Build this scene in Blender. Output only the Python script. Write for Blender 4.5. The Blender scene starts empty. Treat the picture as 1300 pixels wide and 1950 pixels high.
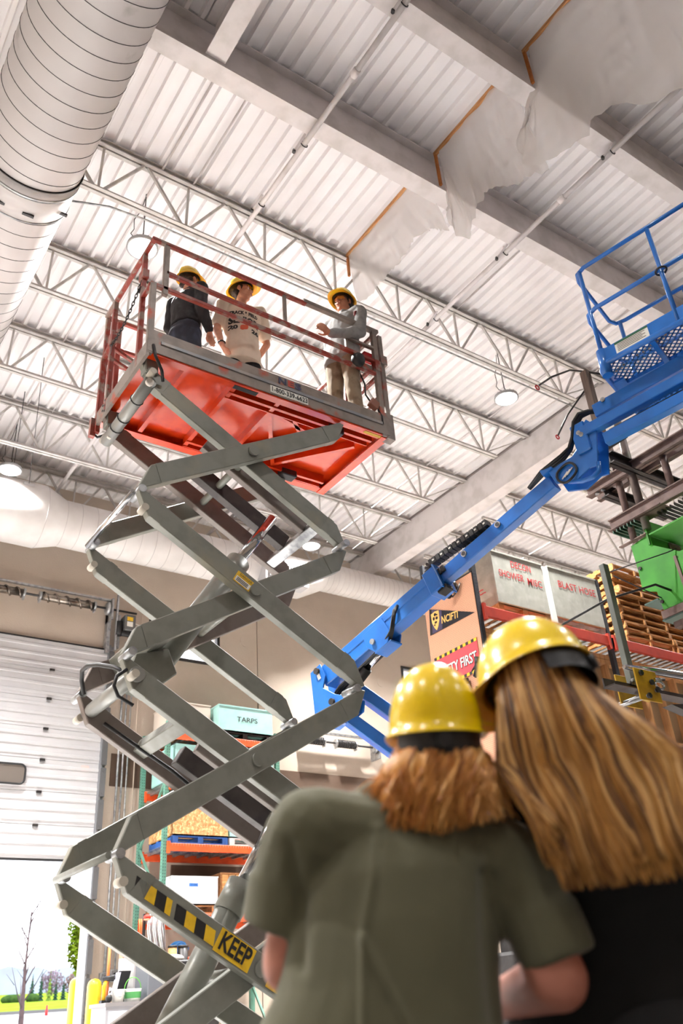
import bpy, bmesh, math, random
from math import sin, cos, pi, radians, sqrt
from mathutils import Vector as V, Matrix, noise
from mathutils.bvhtree import BVHTree
random.seed(7)
S = bpy.context.scene
COL = S.collection
# ---------------------------------------------------------------- camera
F_PX = 1639.5
PITCH, ROLL, YAW = 0.52759, -0.074345, 0.634733
EYE = V((0, 0, 0.95))
_f0 = V((sin(YAW), cos(YAW), 0)); _r0 = V((cos(YAW), -sin(YAW), 0)); _u0 = V((0, 0, 1))
FW = _f0*cos(PITCH) + _u0*sin(PITCH); _up = _u0*cos(PITCH) - _f0*sin(PITCH)
RT = _r0*cos(ROLL) + _up*sin(ROLL); UP = _up*cos(ROLL) - _r0*sin(ROLL)
cam_d = bpy.data.cameras.new('camera'); cam = bpy.data.objects.new('camera', cam_d); COL.objects.link(cam)
cam.matrix_world = Matrix(((RT.x, UP.x, -FW.x, EYE.x), (RT.y, UP.y, -FW.y, EYE.y), (RT.z, UP.z, -FW.z, EYE.z), (0, 0, 0, 1)))
cam_d.sensor_fit = 'VERTICAL'; cam_d.sensor_height = 36.0; cam_d.sensor_width = 24.0
cam_d.lens = F_PX/1950*36.0
cam_d.clip_start = 0.05; cam_d.clip_end = 900
cam_d.dof.use_dof = True; cam_d.dof.focus_distance = 8.2; cam_d.dof.aperture_fstop = 2.0
S.camera = cam
# ---------------------------------------------------------------- world, sun, exposure
S.view_settings.view_transform = 'Standard'; S.view_settings.look = 'None'
S.view_settings.gamma = 1.0; S.view_settings.use_curve_mapping = False
S.view_settings.exposure = 0.78
W = bpy.data.worlds.new('sky'); S.world = W; W.use_nodes = True
bg = W.node_tree.nodes['Background']
bg.inputs[0].default_value = (0.90, 0.93, 1.0, 1); bg.inputs[1].default_value = 3.4
sun_d = bpy.data.lights.new('sun', 'SUN'); sun_d.energy = 9.0; sun_d.angle = radians(1.0); sun_d.color = (1, .96, .9)
sun = bpy.data.objects.new('sun', sun_d); COL.objects.link(sun)
sun.rotation_euler = V((-0.25, -0.75, -0.62)).to_track_quat('-Z', 'Y').to_euler()
LAMP_W, LAMP_DIM = 440.0, 62.0
# ---------------------------------------------------------------- materials
def lin(c):
    r = []
    for x in c:
        x = x/255.0
        r.append(x/12.92 if x <= 0.04045 else ((x+0.055)/1.055)**2.4)
    return (r[0], r[1], r[2], 1.0)
def mat(name, c, rough=.5, metal=0.0, c2=None, scale=6.0, lo=.45, hi=.65, detail=4.0, stretch=None,
        bump=0.0, bscale=40.0, spec=.5, emit=None, estr=0.0, alpha=1.0, trans=0.0, coat=0.0, sheen=0.0, rvar=0.0, c3=None, s3=1.5, lo3=.5, hi3=.7):
    m = bpy.data.materials.new(name); m.use_nodes = True
    nt = m.node_tree; b = nt.nodes['Principled BSDF']; L = nt.links.new
    b.inputs['Base Color'].default_value = lin(c); b.inputs['Roughness'].default_value = rough
    b.inputs['Metallic'].default_value = metal; b.inputs['Specular IOR Level'].default_value = spec
    if coat: b.inputs['Coat Weight'].default_value = coat; b.inputs['Coat Roughness'].default_value = .08
    if sheen: b.inputs['Sheen Weight'].default_value = sheen
    if emit: b.inputs['Emission Color'].default_value = lin(emit); b.inputs['Emission Strength'].default_value = estr
    b.inputs['Alpha'].default_value = alpha; b.inputs['Transmission Weight'].default_value = trans
    need = c2 is not None or bump or rvar or c3 is not None
    if need:
        tc = nt.nodes.new('ShaderNodeTexCoord'); vec = tc.outputs['Object']
        if stretch:
            mp = nt.nodes.new('ShaderNodeMapping'); mp.inputs['Scale'].default_value = stretch
            L(vec, mp.inputs['Vector']); vec = mp.outputs['Vector']
    def nz(sc, det):
        n = nt.nodes.new('ShaderNodeTexNoise'); n.inputs['Scale'].default_value = sc; n.inputs['Detail'].default_value = det
        L(vec, n.inputs['Vector']); return n.outputs['Fac']
    def rng(sock, a, bb, o0=0.0, o1=1.0):
        r = nt.nodes.new('ShaderNodeMapRange'); r.inputs[1].default_value = a; r.inputs[2].default_value = bb
        r.inputs[3].default_value = o0; r.inputs[4].default_value = o1; L(sock, r.inputs[0]); return r.outputs[0]
    cur = None
    if c2 is not None:
        f = rng(nz(scale, detail), lo, hi)
        mx = nt.nodes.new('ShaderNodeMix'); mx.data_type = 'RGBA'
        mx.inputs[6].default_value = lin(c); mx.inputs[7].default_value = lin(c2); L(f, mx.inputs[0]); cur = mx.outputs[2]
    if c3 is not None:
        f = rng(nz(s3, 5), lo3, hi3)
        mx = nt.nodes.new('ShaderNodeMix'); mx.data_type = 'RGBA'
        if cur: L(cur, mx.inputs[6])
        else: mx.inputs[6].default_value = lin(c)
        mx.inputs[7].default_value = lin(c3); L(f, mx.inputs[0]); cur = mx.outputs[2]
    if cur: L(cur, b.inputs['Base Color'])
    if rvar: L(rng(nz(scale*1.7, 3), .3, .7, max(0, rough-rvar), min(1, rough+rvar)), b.inputs['Roughness'])
    if bump:
        bp = nt.nodes.new('ShaderNodeBump'); bp.inputs['Strength'].default_value = bump; bp.inputs['Distance'].default_value = .02
        L(nz(bscale, 4), bp.inputs['Height']); L(bp.outputs['Normal'], b.inputs['Normal'])
    return m
# ---------------------------------------------------------------- mesh builder
def frame(d, up=V((0, 0, 1))):
    d = d.normalized()
    if abs(d.dot(up)) > .995: up = V((0, 1, 0)) if abs(d.y) < .9 else V((1, 0, 0))
    x = d.cross(up).normalized(); y = x.cross(d).normalized()
    return x, y, d
class MB:
    def __init__(s): s.v = []; s.f = []; s.s = []
    def add(s, vs, fs, sm=False):
        k = len(s.v); s.v += [tuple(p) for p in vs]
        s.f += [tuple(i+k for i in f) for f in fs]
        s.s += [sm]*len(fs) if isinstance(sm, bool) else list(sm)
        return s
    def obox(s, c, a, b, d):
        c = V(c); vs = [c+a*i+b*j+d*k for k in (-1, 1) for j in (-1, 1) for i in (-1, 1)]
        fs = [(0, 2, 3, 1), (4, 5, 7, 6), (0, 1, 5, 4), (2, 6, 7, 3), (0, 4, 6, 2), (1, 3, 7, 5)]
        return s.add(vs, fs)
    def box(s, x0, y0, z0, x1, y1, z1):
        return s.obox(((x0+x1)/2, (y0+y1)/2, (z0+z1)/2), V(((x1-x0)/2, 0, 0)), V((0, (y1-y0)/2, 0)), V((0, 0, (z1-z0)/2)))
    def beam(s, p0, p1, w, h, up=V((0, 0, 1))):
        p0 = V(p0); p1 = V(p1); x, y, d = frame(p1-p0, V(up))
        return s.obox((p0+p1)/2, x*(w/2), y*(h/2), (p1-p0)/2)
    def tube(s, pts, r, n=8, caps=True, closed=False):
        pts = [V(p) for p in pts]; m = len(pts)
        if not hasattr(r, '__len__'): r = [r]*m
        vs = []; fs = []; sm = []
        t0 = (pts[1]-pts[0]); x, y, _ = frame(t0)
        for i, p in enumerate(pts):
            if closed: t = pts[(i+1) % m]-pts[i-1]
            elif i == 0: t = pts[1]-pts[0]
            elif i == m-1: t = pts[-1]-pts[-2]
            else: t = (pts[i+1]-pts[i]).normalized()+(pts[i]-pts[i-1]).normalized()
            t = t.normalized() if t.length > 1e-9 else V((0, 0, 1))
            x = (x-t*x.dot(t)); x = x.normalized() if x.length > 1e-6 else frame(t)[0]
            y = t.cross(x)
            for k in range(n):
                a = 2*pi*k/n; vs.append(p+x*(r[i]*cos(a))+y*(r[i]*sin(a)))
        for i in range(m if closed else m-1):
            j = (i+1) % m
            for k in range(n):
                q = (k+1) % n; fs.append((i*n+k, i*n+q, j*n+q, j*n+k)); sm.append(True)
        if caps and not closed:
            fs.append(tuple(range(n-1, -1, -1))); sm.append(False)
            fs.append(tuple((m-1)*n+k for k in range(n))); sm.append(False)
        return s.add(vs, fs, sm)
    def cyl(s, p0, p1, r, n=16, r1=None): return s.tube([p0, p1], [r, r if r1 is None else r1], n)
    def lathe(s, prof, base=(0, 0, 0), axis=(0, 0, 1), n=24, sm=True):
        base = V(base); x, y, d = frame(V(axis)); vs = []; fs = []; m = len(prof)
        for r, z in prof:
            for k in range(n):
                a = 2*pi*k/n; vs.append(base+d*z+x*(r*cos(a))+y*(r*sin(a)))
        for i in range(m-1):
            for k in range(n):
                q = (k+1) % n; fs.append((i*n+k, i*n+q, (i+1)*n+q, (i+1)*n+k))
        return s.add(vs, fs, sm)
    def prism(s, poly, vec):
        poly = [V(p) for p in poly]; vec = V(vec); n = len(poly)
        vs = poly+[p+vec for p in poly]
        fs = [tuple(range(n-1, -1, -1)), tuple(range(n, 2*n))]+[(i, (i+1) % n, n+(i+1) % n, n+i) for i in range(n)]
        return s.add(vs, fs)
    def ell(s, c, r, M=None, nu=16, nv=10):
        c = V(c); M = M or Matrix.Identity(3); vs = []; fs = []
        vs.append(c+M@V((0, 0, r[2])))
        for j in range(1, nv):
            t = pi*j/nv
            for i in range(nu):
                a = 2*pi*i/nu; vs.append(c+M@V((r[0]*sin(t)*cos(a), r[1]*sin(t)*sin(a), r[2]*cos(t))))
        vs.append(c+M@V((0, 0, -r[2]))); e = len(vs)-1
        for i in range(nu):
            fs.append((0, 1+i, 1+(i+1) % nu)); fs.append((e, 1+(nv-2)*nu+(i+1) % nu, 1+(nv-2)*nu+i))
        for j in range(nv-2):
            for i in range(nu):
                q = (i+1) % nu; a = 1+j*nu; b = a+nu; fs.append((a+i, b+i, b+q, a+q))
        return s.add(vs, fs, True)
    def caps(s, p0, p1, r0, r1=None, n=12):      # round-ended tapered limb
        p0 = V(p0); p1 = V(p1); r1 = r0 if r1 is None else r1; d = p1-p0; L = max(d.length, 1e-6); d = d/L
        pts = []; rs = []
        for a in (-80, -55, -30, 0): pts.append(p0+d*(r0*sin(radians(a)))); rs.append(r0*cos(radians(a)))
        for a in (0, 30, 55, 80): pts.append(p1+d*(r1*sin(radians(a)))); rs.append(r1*cos(radians(a)))
        return s.tube(pts, rs, n)
    def loft(s, secs, n=28):
        P = [[V(c)+a*cos(2*pi*k/n)+b*sin(2*pi*k/n) for k in range(n)] for c, a, b in secs]
        s.grid(P, True, True); m = len(s.v)
        s.f.append(tuple(m-n+k for k in range(n))); s.f.append(tuple(m-n*len(P)+k for k in range(n-1, -1, -1))); s.s += [False, False]
        return s
    def grid(s, P, sm=True, close=False):
        m = len(P); n = len(P[0]); vs = [p for r in P for p in r]; fs = []
        for i in range(m-1):
            for j in range(n if close else n-1):
                q = (j+1) % n; fs.append((i*n+j, i*n+q, (i+1)*n+q, (i+1)*n+j))
        return s.add(vs, fs, sm)
    def build(s, name, m, parent=None, bevel=0, **kw):
        top = parent is None; org = V((0, 0, 0))
        if top:
            xs = [p[0] for p in s.v]; ys = [p[1] for p in s.v]; zs = [p[2] for p in s.v]
            org = V(((min(xs)+max(xs))/2, (min(ys)+max(ys))/2, min(zs)))
        else:
            q = parent
            while q: org += V(q.location); q = q.parent
        me = bpy.data.meshes.new(name)
        me.from_pydata([(p[0]-org.x, p[1]-org.y, p[2]-org.z) for p in s.v], [], s.f)
        me.polygons.foreach_set('use_smooth', s.s); me.update()
        bm = bmesh.new(); bm.from_mesh(me); bmesh.ops.recalc_face_normals(bm, faces=bm.faces); bm.to_mesh(me); bm.free()
        if m: me.materials.append(m)
        o = bpy.data.objects.new(name, me); COL.objects.link(o)
        if top: o.location = org
        else: o.parent = parent
        if bevel:
            md = o.modifiers.new('bevel', 'BEVEL'); md.width = bevel; md.segments = 1; md.limit_method = 'ANGLE'
        for k, x in kw.items(): o[k] = x
        return o
def thing(name, label, cat, loc=(0, 0, 0), group=None):
    o = bpy.data.objects.new(name, None); COL.objects.link(o); o.location = loc; o.empty_display_size = .1
    o['label'] = label; o['category'] = cat
    if group: o['group'] = group
    return o
def tag(o, label, cat, group=None):
    o['label'] = label; o['category'] = cat
    if group: o['group'] = group
    return o
def dup(root, loc, label=None, rotz=None):
    r = root.copy(); COL.objects.link(r); r.location = loc
    if rotz is not None: r.rotation_euler = (0, 0, rotz)
    if label: r['label'] = label
    for ch in list(root.children):
        c = ch.copy(); COL.objects.link(c); c.parent = r
        for g in list(ch.children):
            d = g.copy(); COL.objects.link(d); d.parent = c
    return r
def B(x0, y0, z0, x1, y1, z1): return MB().box(x0, y0, z0, x1, y1, z1)
def text_verts(body, size, bold=0.0, depth=0.0, space=1.0, res=3):
    c = bpy.data.curves.new('txt', 'FONT'); c.body = body; c.size = size; c.offset = bold; c.extrude = depth
    c.align_x = 'CENTER'; c.align_y = 'CENTER'; c.space_character = space; c.resolution_u = res
    o = bpy.data.objects.new('txt', c); COL.objects.link(o)
    dg = bpy.context.evaluated_depsgraph_get(); me = bpy.data.meshes.new_from_object(o.evaluated_get(dg))
    vs = [v.co.copy() for v in me.vertices]; fs = [tuple(p.vertices) for p in me.polygons]
    bpy.data.objects.remove(o); bpy.data.meshes.remove(me); bpy.data.curves.remove(c)
    return vs, fs
def text(body, size, org, right, up, m, parent, name='lettering', bold=0.0, sx=1.0, depth=.003, space=1.0, width=None, label=None):
    vs, fs = text_verts(body, size, bold, 0.0, space)
    if width:
        w = max(v.x for v in vs)-min(v.x for v in vs); sx = width/w
    org = V(org); right = V(right).normalized(); up = V(up).normalized(); n = right.cross(up)
    b = MB(); b.add([org+right*(v.x*sx)+up*v.y+n*depth for v in vs], fs)
    o = b.build(name, m, parent)
    if label: o['label'] = label
    return o
def stuff(o): o['kind'] = 'stuff'; return o
def struct(o): o['kind'] = 'structure'; return o
# ---------------------------------------------------------------- palette
M = {}
M['white_paint'] = mat('white_paint', (226, 220, 220), .45, c2=(208, 202, 200), scale=3)
M['deck'] = mat('deck_paint', (246, 243, 244), .42, c2=(236, 232, 233), scale=.8, detail=3)
M['joist'] = mat('joist_paint', (204, 200, 197), .5, c2=(184, 180, 176), scale=5)
M['duct'] = mat('duct_paint', (190, 185, 184), .5, c2=(181, 176, 175), scale=1.2, c3=(164, 159, 156), s3=2.2, lo3=.66, hi3=.74)
M['galv'] = mat('galvanised', (176, 178, 180), .38, .75, c2=(140, 142, 146), scale=14, rvar=.1)
M['seam'] = mat('seam_dark', (70, 66, 66), .6)
M['wall'] = mat('wall_paint', (196, 181, 166), .85, c2=(189, 174, 159), scale=1.3, bump=.25, bscale=70)
M['brown'] = mat('wall_band', (92, 72, 58), .8, c2=(84, 66, 53), scale=2, bump=.2, bscale=70)
M['concrete'] = mat('concrete_floor', (218, 216, 214), .45, c2=(208, 206, 204), scale=.7, c3=(182, 178, 172), s3=3)
M['door_white'] = mat('door_enamel', (192, 191, 193), .5, c2=(186, 185, 188), scale=2)
M['black'] = mat('black_rubber', (28, 28, 30), .5)
M['dark'] = mat('dark_metal', (58, 56, 56), .45, .4, c2=(40, 38, 38), scale=8)
M['glass'] = mat('window_glass', (240, 244, 250), .05, alpha=.25, spec=.6)
M['lift_grey'] = mat('lift_grey', (128, 129, 121), .42, .1, c2=(119, 120, 112), scale=7, c3=(140, 136, 120), s3=2.4, lo3=.6, hi3=.74, rvar=.08)
M['lift_brown'] = mat('lift_inner', (122, 112, 106), .5, c2=(110, 97, 90), scale=6)
M['orange'] = mat('orange_red', (216, 62, 14), .22, c2=(202, 50, 12), scale=5, coat=.3, c3=(184, 40, 16), s3=3, lo3=.6, hi3=.7)
M['red_rail'] = mat('worn_red_rail', (142, 52, 40), .45, c2=(146, 128, 118), scale=9, lo=.5, hi=.6, c3=(158, 58, 42), s3=4)
M['worn_grey'] = mat('worn_grey_metal', (142, 130, 122), .5, .2, c2=(124, 113, 106), scale=8, c3=(176, 84, 62), s3=5, lo3=.58, hi3=.68)
M['chrome'] = mat('chrome', (200, 202, 206), .12, 1.0)
M['boom_blue'] = mat('boom_blue', (34, 112, 198), .3, c2=(30, 102, 184), scale=4, coat=.25)
M['yellow'] = mat('hat_yellow', (250, 214, 2), .25, coat=.35, c2=(244, 204, 2), scale=5)
M['sign_yellow'] = mat('sign_yellow', (232, 188, 36), .5, c2=(214, 170, 34), scale=14)
M['white_sticker'] = mat('white_sticker', (232, 230, 222), .5)
M['ink'] = mat('black_ink', (30, 28, 28), .6)
M['red_ink'] = mat('red_ink', (190, 38, 44), .6, c2=(176, 48, 52), scale=20)
M['wood'] = mat('pine_wood', (190, 136, 80), .7, c2=(166, 110, 58), scale=3, stretch=(1, 8, 8), c3=(204, 160, 106), s3=4)
M['wood_strip'] = mat('strip_wood', (206, 150, 96), .6, c2=(178, 116, 62), scale=4, stretch=(8, 1, 8))
M['osb'] = mat('osb_board', (206, 158, 104), .75, c2=(176, 122, 70), scale=14, lo=.42, hi=.6, c3=(226, 188, 136), s3=22, lo3=.52, hi3=.6)
M['plywood_grey'] = mat('painted_ply_grey', (170, 169, 158), .7, c2=(158, 157, 147), scale=5, c3=(180, 179, 170), s3=8)
M['teal_box'] = mat('painted_ply_teal', (160, 206, 200), .65, c2=(150, 196, 190), scale=4)
M['rack_teal'] = mat('rack_teal', (96, 146, 128), .45, c2=(86, 134, 118), scale=6)
M['rack_orange'] = mat('rack_orange', (240, 92, 40), .45, c2=(228, 80, 34), scale=6)
M['rack_red'] = mat('rack_red', (176, 52, 32), .5, c2=(160, 44, 28), scale=6)
M['cardboard'] = mat('cardboard', (196, 146, 98), .8, c2=(180, 128, 84), scale=5)
M['blue_paint'] = mat('pallet_blue', (44, 92, 164), .6, c2=(36, 78, 142), scale=8)
M['peg'] = mat('pegboard_tan', (206, 150, 116), .7)
M['steel_brown'] = mat('primed_steel', (122, 98, 90), .6, .1, c2=(104, 82, 74), scale=8, c3=(138, 114, 106), s3=5)
M['steel_dark'] = mat('dark_steel', (66, 60, 58), .5, .3, c2=(52, 46, 46), scale=8)
M['green'] = mat('green_spray', (62, 158, 34), .55, c2=(52, 144, 28), scale=4, c3=(98, 104, 84), s3=2.2, lo3=.68, hi3=.76)
M['blk_yellow'] = mat('bracket_yellow', (196, 152, 24), .5, c2=(168, 128, 20), scale=8)
M['skin_m'] = mat('skin_light', (216, 160, 134), .5, c2=(204, 144, 118), scale=18)
# ================================================================ the hall: floor, deck, walls
YW = 15.5
struct(B(-9, 4.0, -.2, 34, YW+.35, 0).build('floor', M['concrete']))
struct(B(-9, -7, -.2, 34, 4.0, 0).build('floor', mat('low_bounce_floor', (92, 90, 88), .5, c2=(82, 80, 79), scale=.8)))  # unseen near floor, darkened so less light bounces onto the near roof
b = MB(); P = []
prof = [(0, .07), (.118, .07), (.134, 0), (.182, 0), (.2, .07)]
xs = []
for k in range(int(43/.2)):
    for px, pz in prof[:-1]: xs.append((-9+k*.2+px, 10.75+pz))
for y in (-7.2, YW+.3): P.append([V((x, y, z)) for x, z in xs])
b.grid(P, sm=False)
b.box(-9.3, -7.3, 10.85, 34.3, YW+.35, 10.92)
struct(b.build('ceiling', M['deck']))
b = MB()
def wallbox(x0, x1, z0, z1): b.box(x0, YW, z0, x1, YW+.3, z1)
wallbox(-9, .4, 0, 10.75)
wallbox(.4, 5.5, 7.38, 10.75)
wallbox(5.5, 6.32, 0, 10.75); wallbox(6.32, 7.93, 0, 7.42); wallbox(6.32, 7.93, 8.2, 10.75); wallbox(7.93, 8.84, 0, 10.75)
wallbox(8.86, 12.85, 0, 10.75); wallbox(12.85, 14.4, 0, 7.42); wallbox(12.85, 14.4, 8.2, 10.75); wallbox(14.4, 14.78, 0, 10.75)
wallbox(14.8, 34, 0, 10.75)
b.box(8.83, YW+.05, 0, 8.87, YW+.3, 10.75); b.box(14.77, YW+.05, 0, 14.81, YW+.3, 10.75)
wb = struct(b.build('wall_back', M['wall']))
struct(B(-9.3, -7, 0, -9, YW+.3, 10.75).build('wall_left', M['wall']))
struct(B(34, -7, 0, 34.3, YW+.3, 10.75).build('wall_right', M['wall']))
struct(B(-9.3, -7.3, 0, 34.3, -7, 10.75).build('wall_front', M['wall']))
struct(B(5.72, YW-.012, 4.81, 22, YW, 5.4).build('trim_1', M['brown']))
struct(B(6.98, YW-.012, 2.5, 9.6, YW, 3.5).build('trim_2', M['brown']))
# wall lift-point covers
b = MB()
for x, z in ((5.95, 4.45), (8.55, 8.1), (12.2, 7.7)): b.cyl((x, YW, z), (x, YW-.012, z), .12, 20)
struct(b.build('trim_3', M['wall']))
for i, (x0, x1) in enumerate(((6.32, 7.93), (12.85, 14.4))):
    w = bpy.data.objects.new('window_%d' % (i+1), None); COL.objects.link(w); w.location = (x0, YW, 7.42); w['kind'] = 'structure'
    f = MB()
    f.box(x0, YW-.02, 7.42, x1, YW+.1, 7.48); f.box(x0, YW-.02, 8.14, x1, YW+.1, 8.2)
    f.box(x0, YW-.02, 7.48, x0+.06, YW+.1, 8.14); f.box(x1-.06, YW-.02, 7.48, x1, YW+.1, 8.14)
    f.build('window_frame', M['dark'], w)
    B(x0+.06, YW+.04, 7.48, x1-.06, YW+.05, 8.14).build('pane', M['glass'], w)
# ---------------------------------------------------------------- big sectional door
d1 = bpy.data.objects.new('door_1', None); COL.objects.link(d1); d1.location = (2.95, YW-.05, 3.5); d1['kind'] = 'structure'
DX0, DX1 = .35, 5.47
for k in range(7):
    z0 = 3.515+.55*k; z1 = z0+.548; y = YW-.06
    pr = [(0, z0), (.012, z0+.01)]
    for j in range(3):
        zc = z0+.06+j*.17
        pr += [(.012, zc), (.026, zc+.012), (.026, zc+.05), (.012, zc+.062)]
    pr += [(.012, z1-.012), (0, z1)]
    g = MB(); g.grid([[V((x, y-.012-t, z)) for t, z in pr] for x in (DX0, DX1)], sm=False)
    g.box(DX0, y-.012, z0, DX1, y+.03, z1)
    p = g.build('panel', M['door_white'], d1)
    if k > 0:
        h = MB(); h.box(4.40, y-.05, z0-.035, 4.49, y-.026, z0+.005); h.build('hinge', M['dark'], p)
        h = MB(); h.box(4.405, y-.044, z0-.062, 4.485, y-.026, z0-.038); h.build('hinge', M['galv'], p)
    if k == 2:
        pts = []
        for cx, cz, a0 in ((4.08, 4.94, 0), (3.0, 4.94, 90), (3.0, 4.79, 180), (4.08, 4.79, 270)):
            for a in range(0, 91, 15): pts.append(V((cx+.09*cos(radians(a0+a)), y-.06, cz+.09*sin(radians(a0+a)))))
        MB().prism(pts, (0, .03, 0)).build('pane', mat('tinted_pane', (112, 104, 98), .15), p)
        MB().tube(pts, .018, 6, closed=True).build('pane_gasket', M['black'], p)
g = MB(); g.box(DX0, YW-.10, 3.49, DX1, YW-.03, 3.516); g.build('bottom_seal', M['black'], d1)
B(DX0, YW-.085, 7.36, DX1, YW-.01, 7.385).build('top_seal', M['black'], d1)
st = MB(); st.box(5.15, YW-.092, 5.02, 5.29, YW-.088, 5.11); st.build('warning_label', mat('pink_label', (236, 190, 186), .6), d1)
# tracks beside the door
tr = MB(); tr.box(5.48, YW-.14, 0, 5.52, YW-.02, 7.45); tr.box(5.52, YW-.06, 0, 5.60, YW-.02, 7.45); tk = struct(tr.build('trim_4', mat('track_steel', (150, 151, 154), .45, .5)))
tr = MB()
for k in range(13):
    z0 = .1+k*.56; tr.box(5.49, YW-.17, z0, 5.585, YW-.06, z0+.5); tr.cyl((5.54, YW-.18, z0+.06), (5.54, YW-.16, z0+.06), .02, 8)
    tr.cyl((5.54, YW-.18, z0+.44), (5.54, YW-.16, z0+.44), .02, 8)
tr.build('track_bracket', mat('track_grey', (104, 104, 106), .5, .4), tk)
tr = MB(); tr.box(5.40, YW-.16, 7.28, 5.47, YW-.02, 8.15); tr.box(5.52, YW-.3, 7.3, 5.56, YW-.26, 8.5); tr.build('strut', M['galv'], tk)
# torsion spring shafts over the two doors
def spring_shaft(label, xa, xb, z, springs, r, brk):
    t = thing('spring_shaft', label, 'door spring', ((xa+xb)/2, YW-.25, z))
    MB().cyl((xa, YW-.25, z), (xb, YW-.25, z), .022, 10).build('shaft', M['dark'], t)
    rl = MB(); rl.box(xa, YW-.26, z+.17, brk, YW-.2, z+.2); rl.box(xa, YW-.21, z+.17, brk, YW-.2, z+.23)
    rl.build('rail', M['galv'], t)
    for x0, x1, pitch in springs:
        n = int((x1-x0)/pitch); pts = []
        for i in range(n*10+1):
            a = 2*pi*i/10; pts.append((x0+(x1-x0)*i/(n*10), YW-.25+r*cos(a), z+r*sin(a)))
        s = MB(); s.tube(pts, pitch*.36, 5)
        if pitch > .1:
            s = MB(); s.cyl((x0, YW-.25, z), (x1, YW-.25, z), r*.86, 14); s.tube(pts, .018, 5)
        sp = s.build('spring', M['dark'] if pitch < .1 else mat('drum_metal', (96, 88, 82), .25, .8, c2=(170, 160, 150), scale=5), t)
        e = MB()
        for x in (x0, x1): e.cyl((x-.02, YW-.25, z), (x+.02, YW-.25, z), r*1.1, 14); e.box(x-.015, YW-.3, z-r*1.5, x+.015, YW-.2, z)
        e.build('end_cone', M['galv'], t)
    e = MB(); e.lathe([(.02, 0), (.10, .01), (.13, .03), (.13, .07), (.1, .09), (.02, .1)], (brk-.12, YW-.25, z), (1, 0, 0), 18); e.build('drum', M['galv'], t)
    e = MB(); e.box(brk-.02, YW-.35, z-.25, brk+.02, YW-.02, z+.2); e.build('bearing_plate', M['galv'], t)
    return t
spring_shaft('torsion spring shaft with thick striped springs above the white sectional door', 2.4, 5.95, 8.15, ((2.5, 3.72, .19), (4.02, 5.08, .19)), .085, 5.42)
s2 = spring_shaft('torsion spring shaft with dark coil springs low on the wall right of the teal rack', 9.7, 12.3, 6.02, ((9.75, 10.3, .045), (10.62, 11.13, .045)), .075, 11.72)
mo = thing('door_motor', 'grey door opener motor with yellow sticker beside the spring shaft', 'motor', (5.75, YW-.3, 7.6))
B(5.66, YW-.42, 7.70, 5.88, YW-.15, 8.03).build('housing', mat('motor_grey', (92, 92, 92), .5), mo, bevel=.015)
B(5.70, YW-.425, 7.9, 5.82, YW-.42, 7.98).build('sticker', M['sign_yellow'], mo)
B(5.70, YW-.425, 7.78, 5.82, YW-.42, 7.88).build('sticker', M['white_sticker'], mo)
MB().cyl((5.60, YW-.28, 7.62), (5.60, YW-.28, 7.9), .07, 14).build('gear_case', M['black'], mo)
MB().cyl((5.62, YW-.34, 7.64), (5.9, YW-.34, 7.64), .05, 14).build('gear_case', M['black'], mo)
MB().box(5.62, YW-.18, 7.4, 5.66, YW-.02, 8.1).build('bracket', M['galv'], mo)
MB().tube([(5.88, YW-.25, 7.95), (6.05, YW-.2, 7.93), (6.15, YW-.1, 7.8), (6.2, YW-.03, 7.6)], .012, 6).build('cord', M['white_sticker'], mo)
# wall conduits
def pipe(name, label, cat, pts, r, m, group=None, n=8):
    o = MB().tube(pts, r, n).build(name, m); tag(o, label, cat, group); return o
for i, (x, z0, z1, r, l) in enumerate(((5.84, 1.75, 7.6, .022, 'leftmost galvanised conduit running down the wall beside the door track'),
                                    (5.93, 1.9, 7.4, .018, 'second galvanised conduit from the door track down the wall'),
                                    (6.02, 1.8, 7.7, .016, 'third thin conduit from the door track down the wall'),
                                    (6.16, 2.2, 8.3, .012, 'thin beige painted conduit nearest the teal rack upright'))):
    pipe('wall_conduit', l, 'conduit', [(x, YW-.05, z0), (x, YW-.05, z1)] if i < 2 else [(x, YW-.05, z0), (x, YW-.05, z1), (x-.1, YW-.05, z1+.25)], r, M['galv'] if i < 3 else M['wall'])
for x, z, l in ((5.84, 1.72, 'grey outlet box under the leftmost wall conduit'), (6.01, 1.76, 'grey outlet box under the third wall conduit')):
    t = thing('outlet_box', l, 'outlet', (x, YW-.08, z-.1))
    B(x-.075, YW-.1, z-.1, x+.075, YW, z+.08).build('box', M['galv'], t, bevel=.008)
    MB().cyl((x, YW-.1, z-.01), (x, YW-.112, z-.01), .045, 14).build('socket', M['black'], t)
t = thing('switch_box', 'black plug box with grey cord hanging on the beige conduit', 'switch', (6.16, YW-.1, 2.15))
B(6.12, YW-.1, 2.1, 6.2, YW, 2.3).build('box', M['black'], t, bevel=.01)
MB().tube([(6.16, YW-.06, 2.1), (6.16, YW-.06, 1.95), (6.22, YW-.06, 1.8), (6.36, YW-.06, 1.75)], .014, 6).build('cord', M['galv'], t)
tag(B(6.24, YW-.01, 2.14, 6.42, YW, 2.27).build('wall_notice', M['white_sticker']), 'small white and pink notice stuck on the wall beside the plug box', 'notice')
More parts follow.
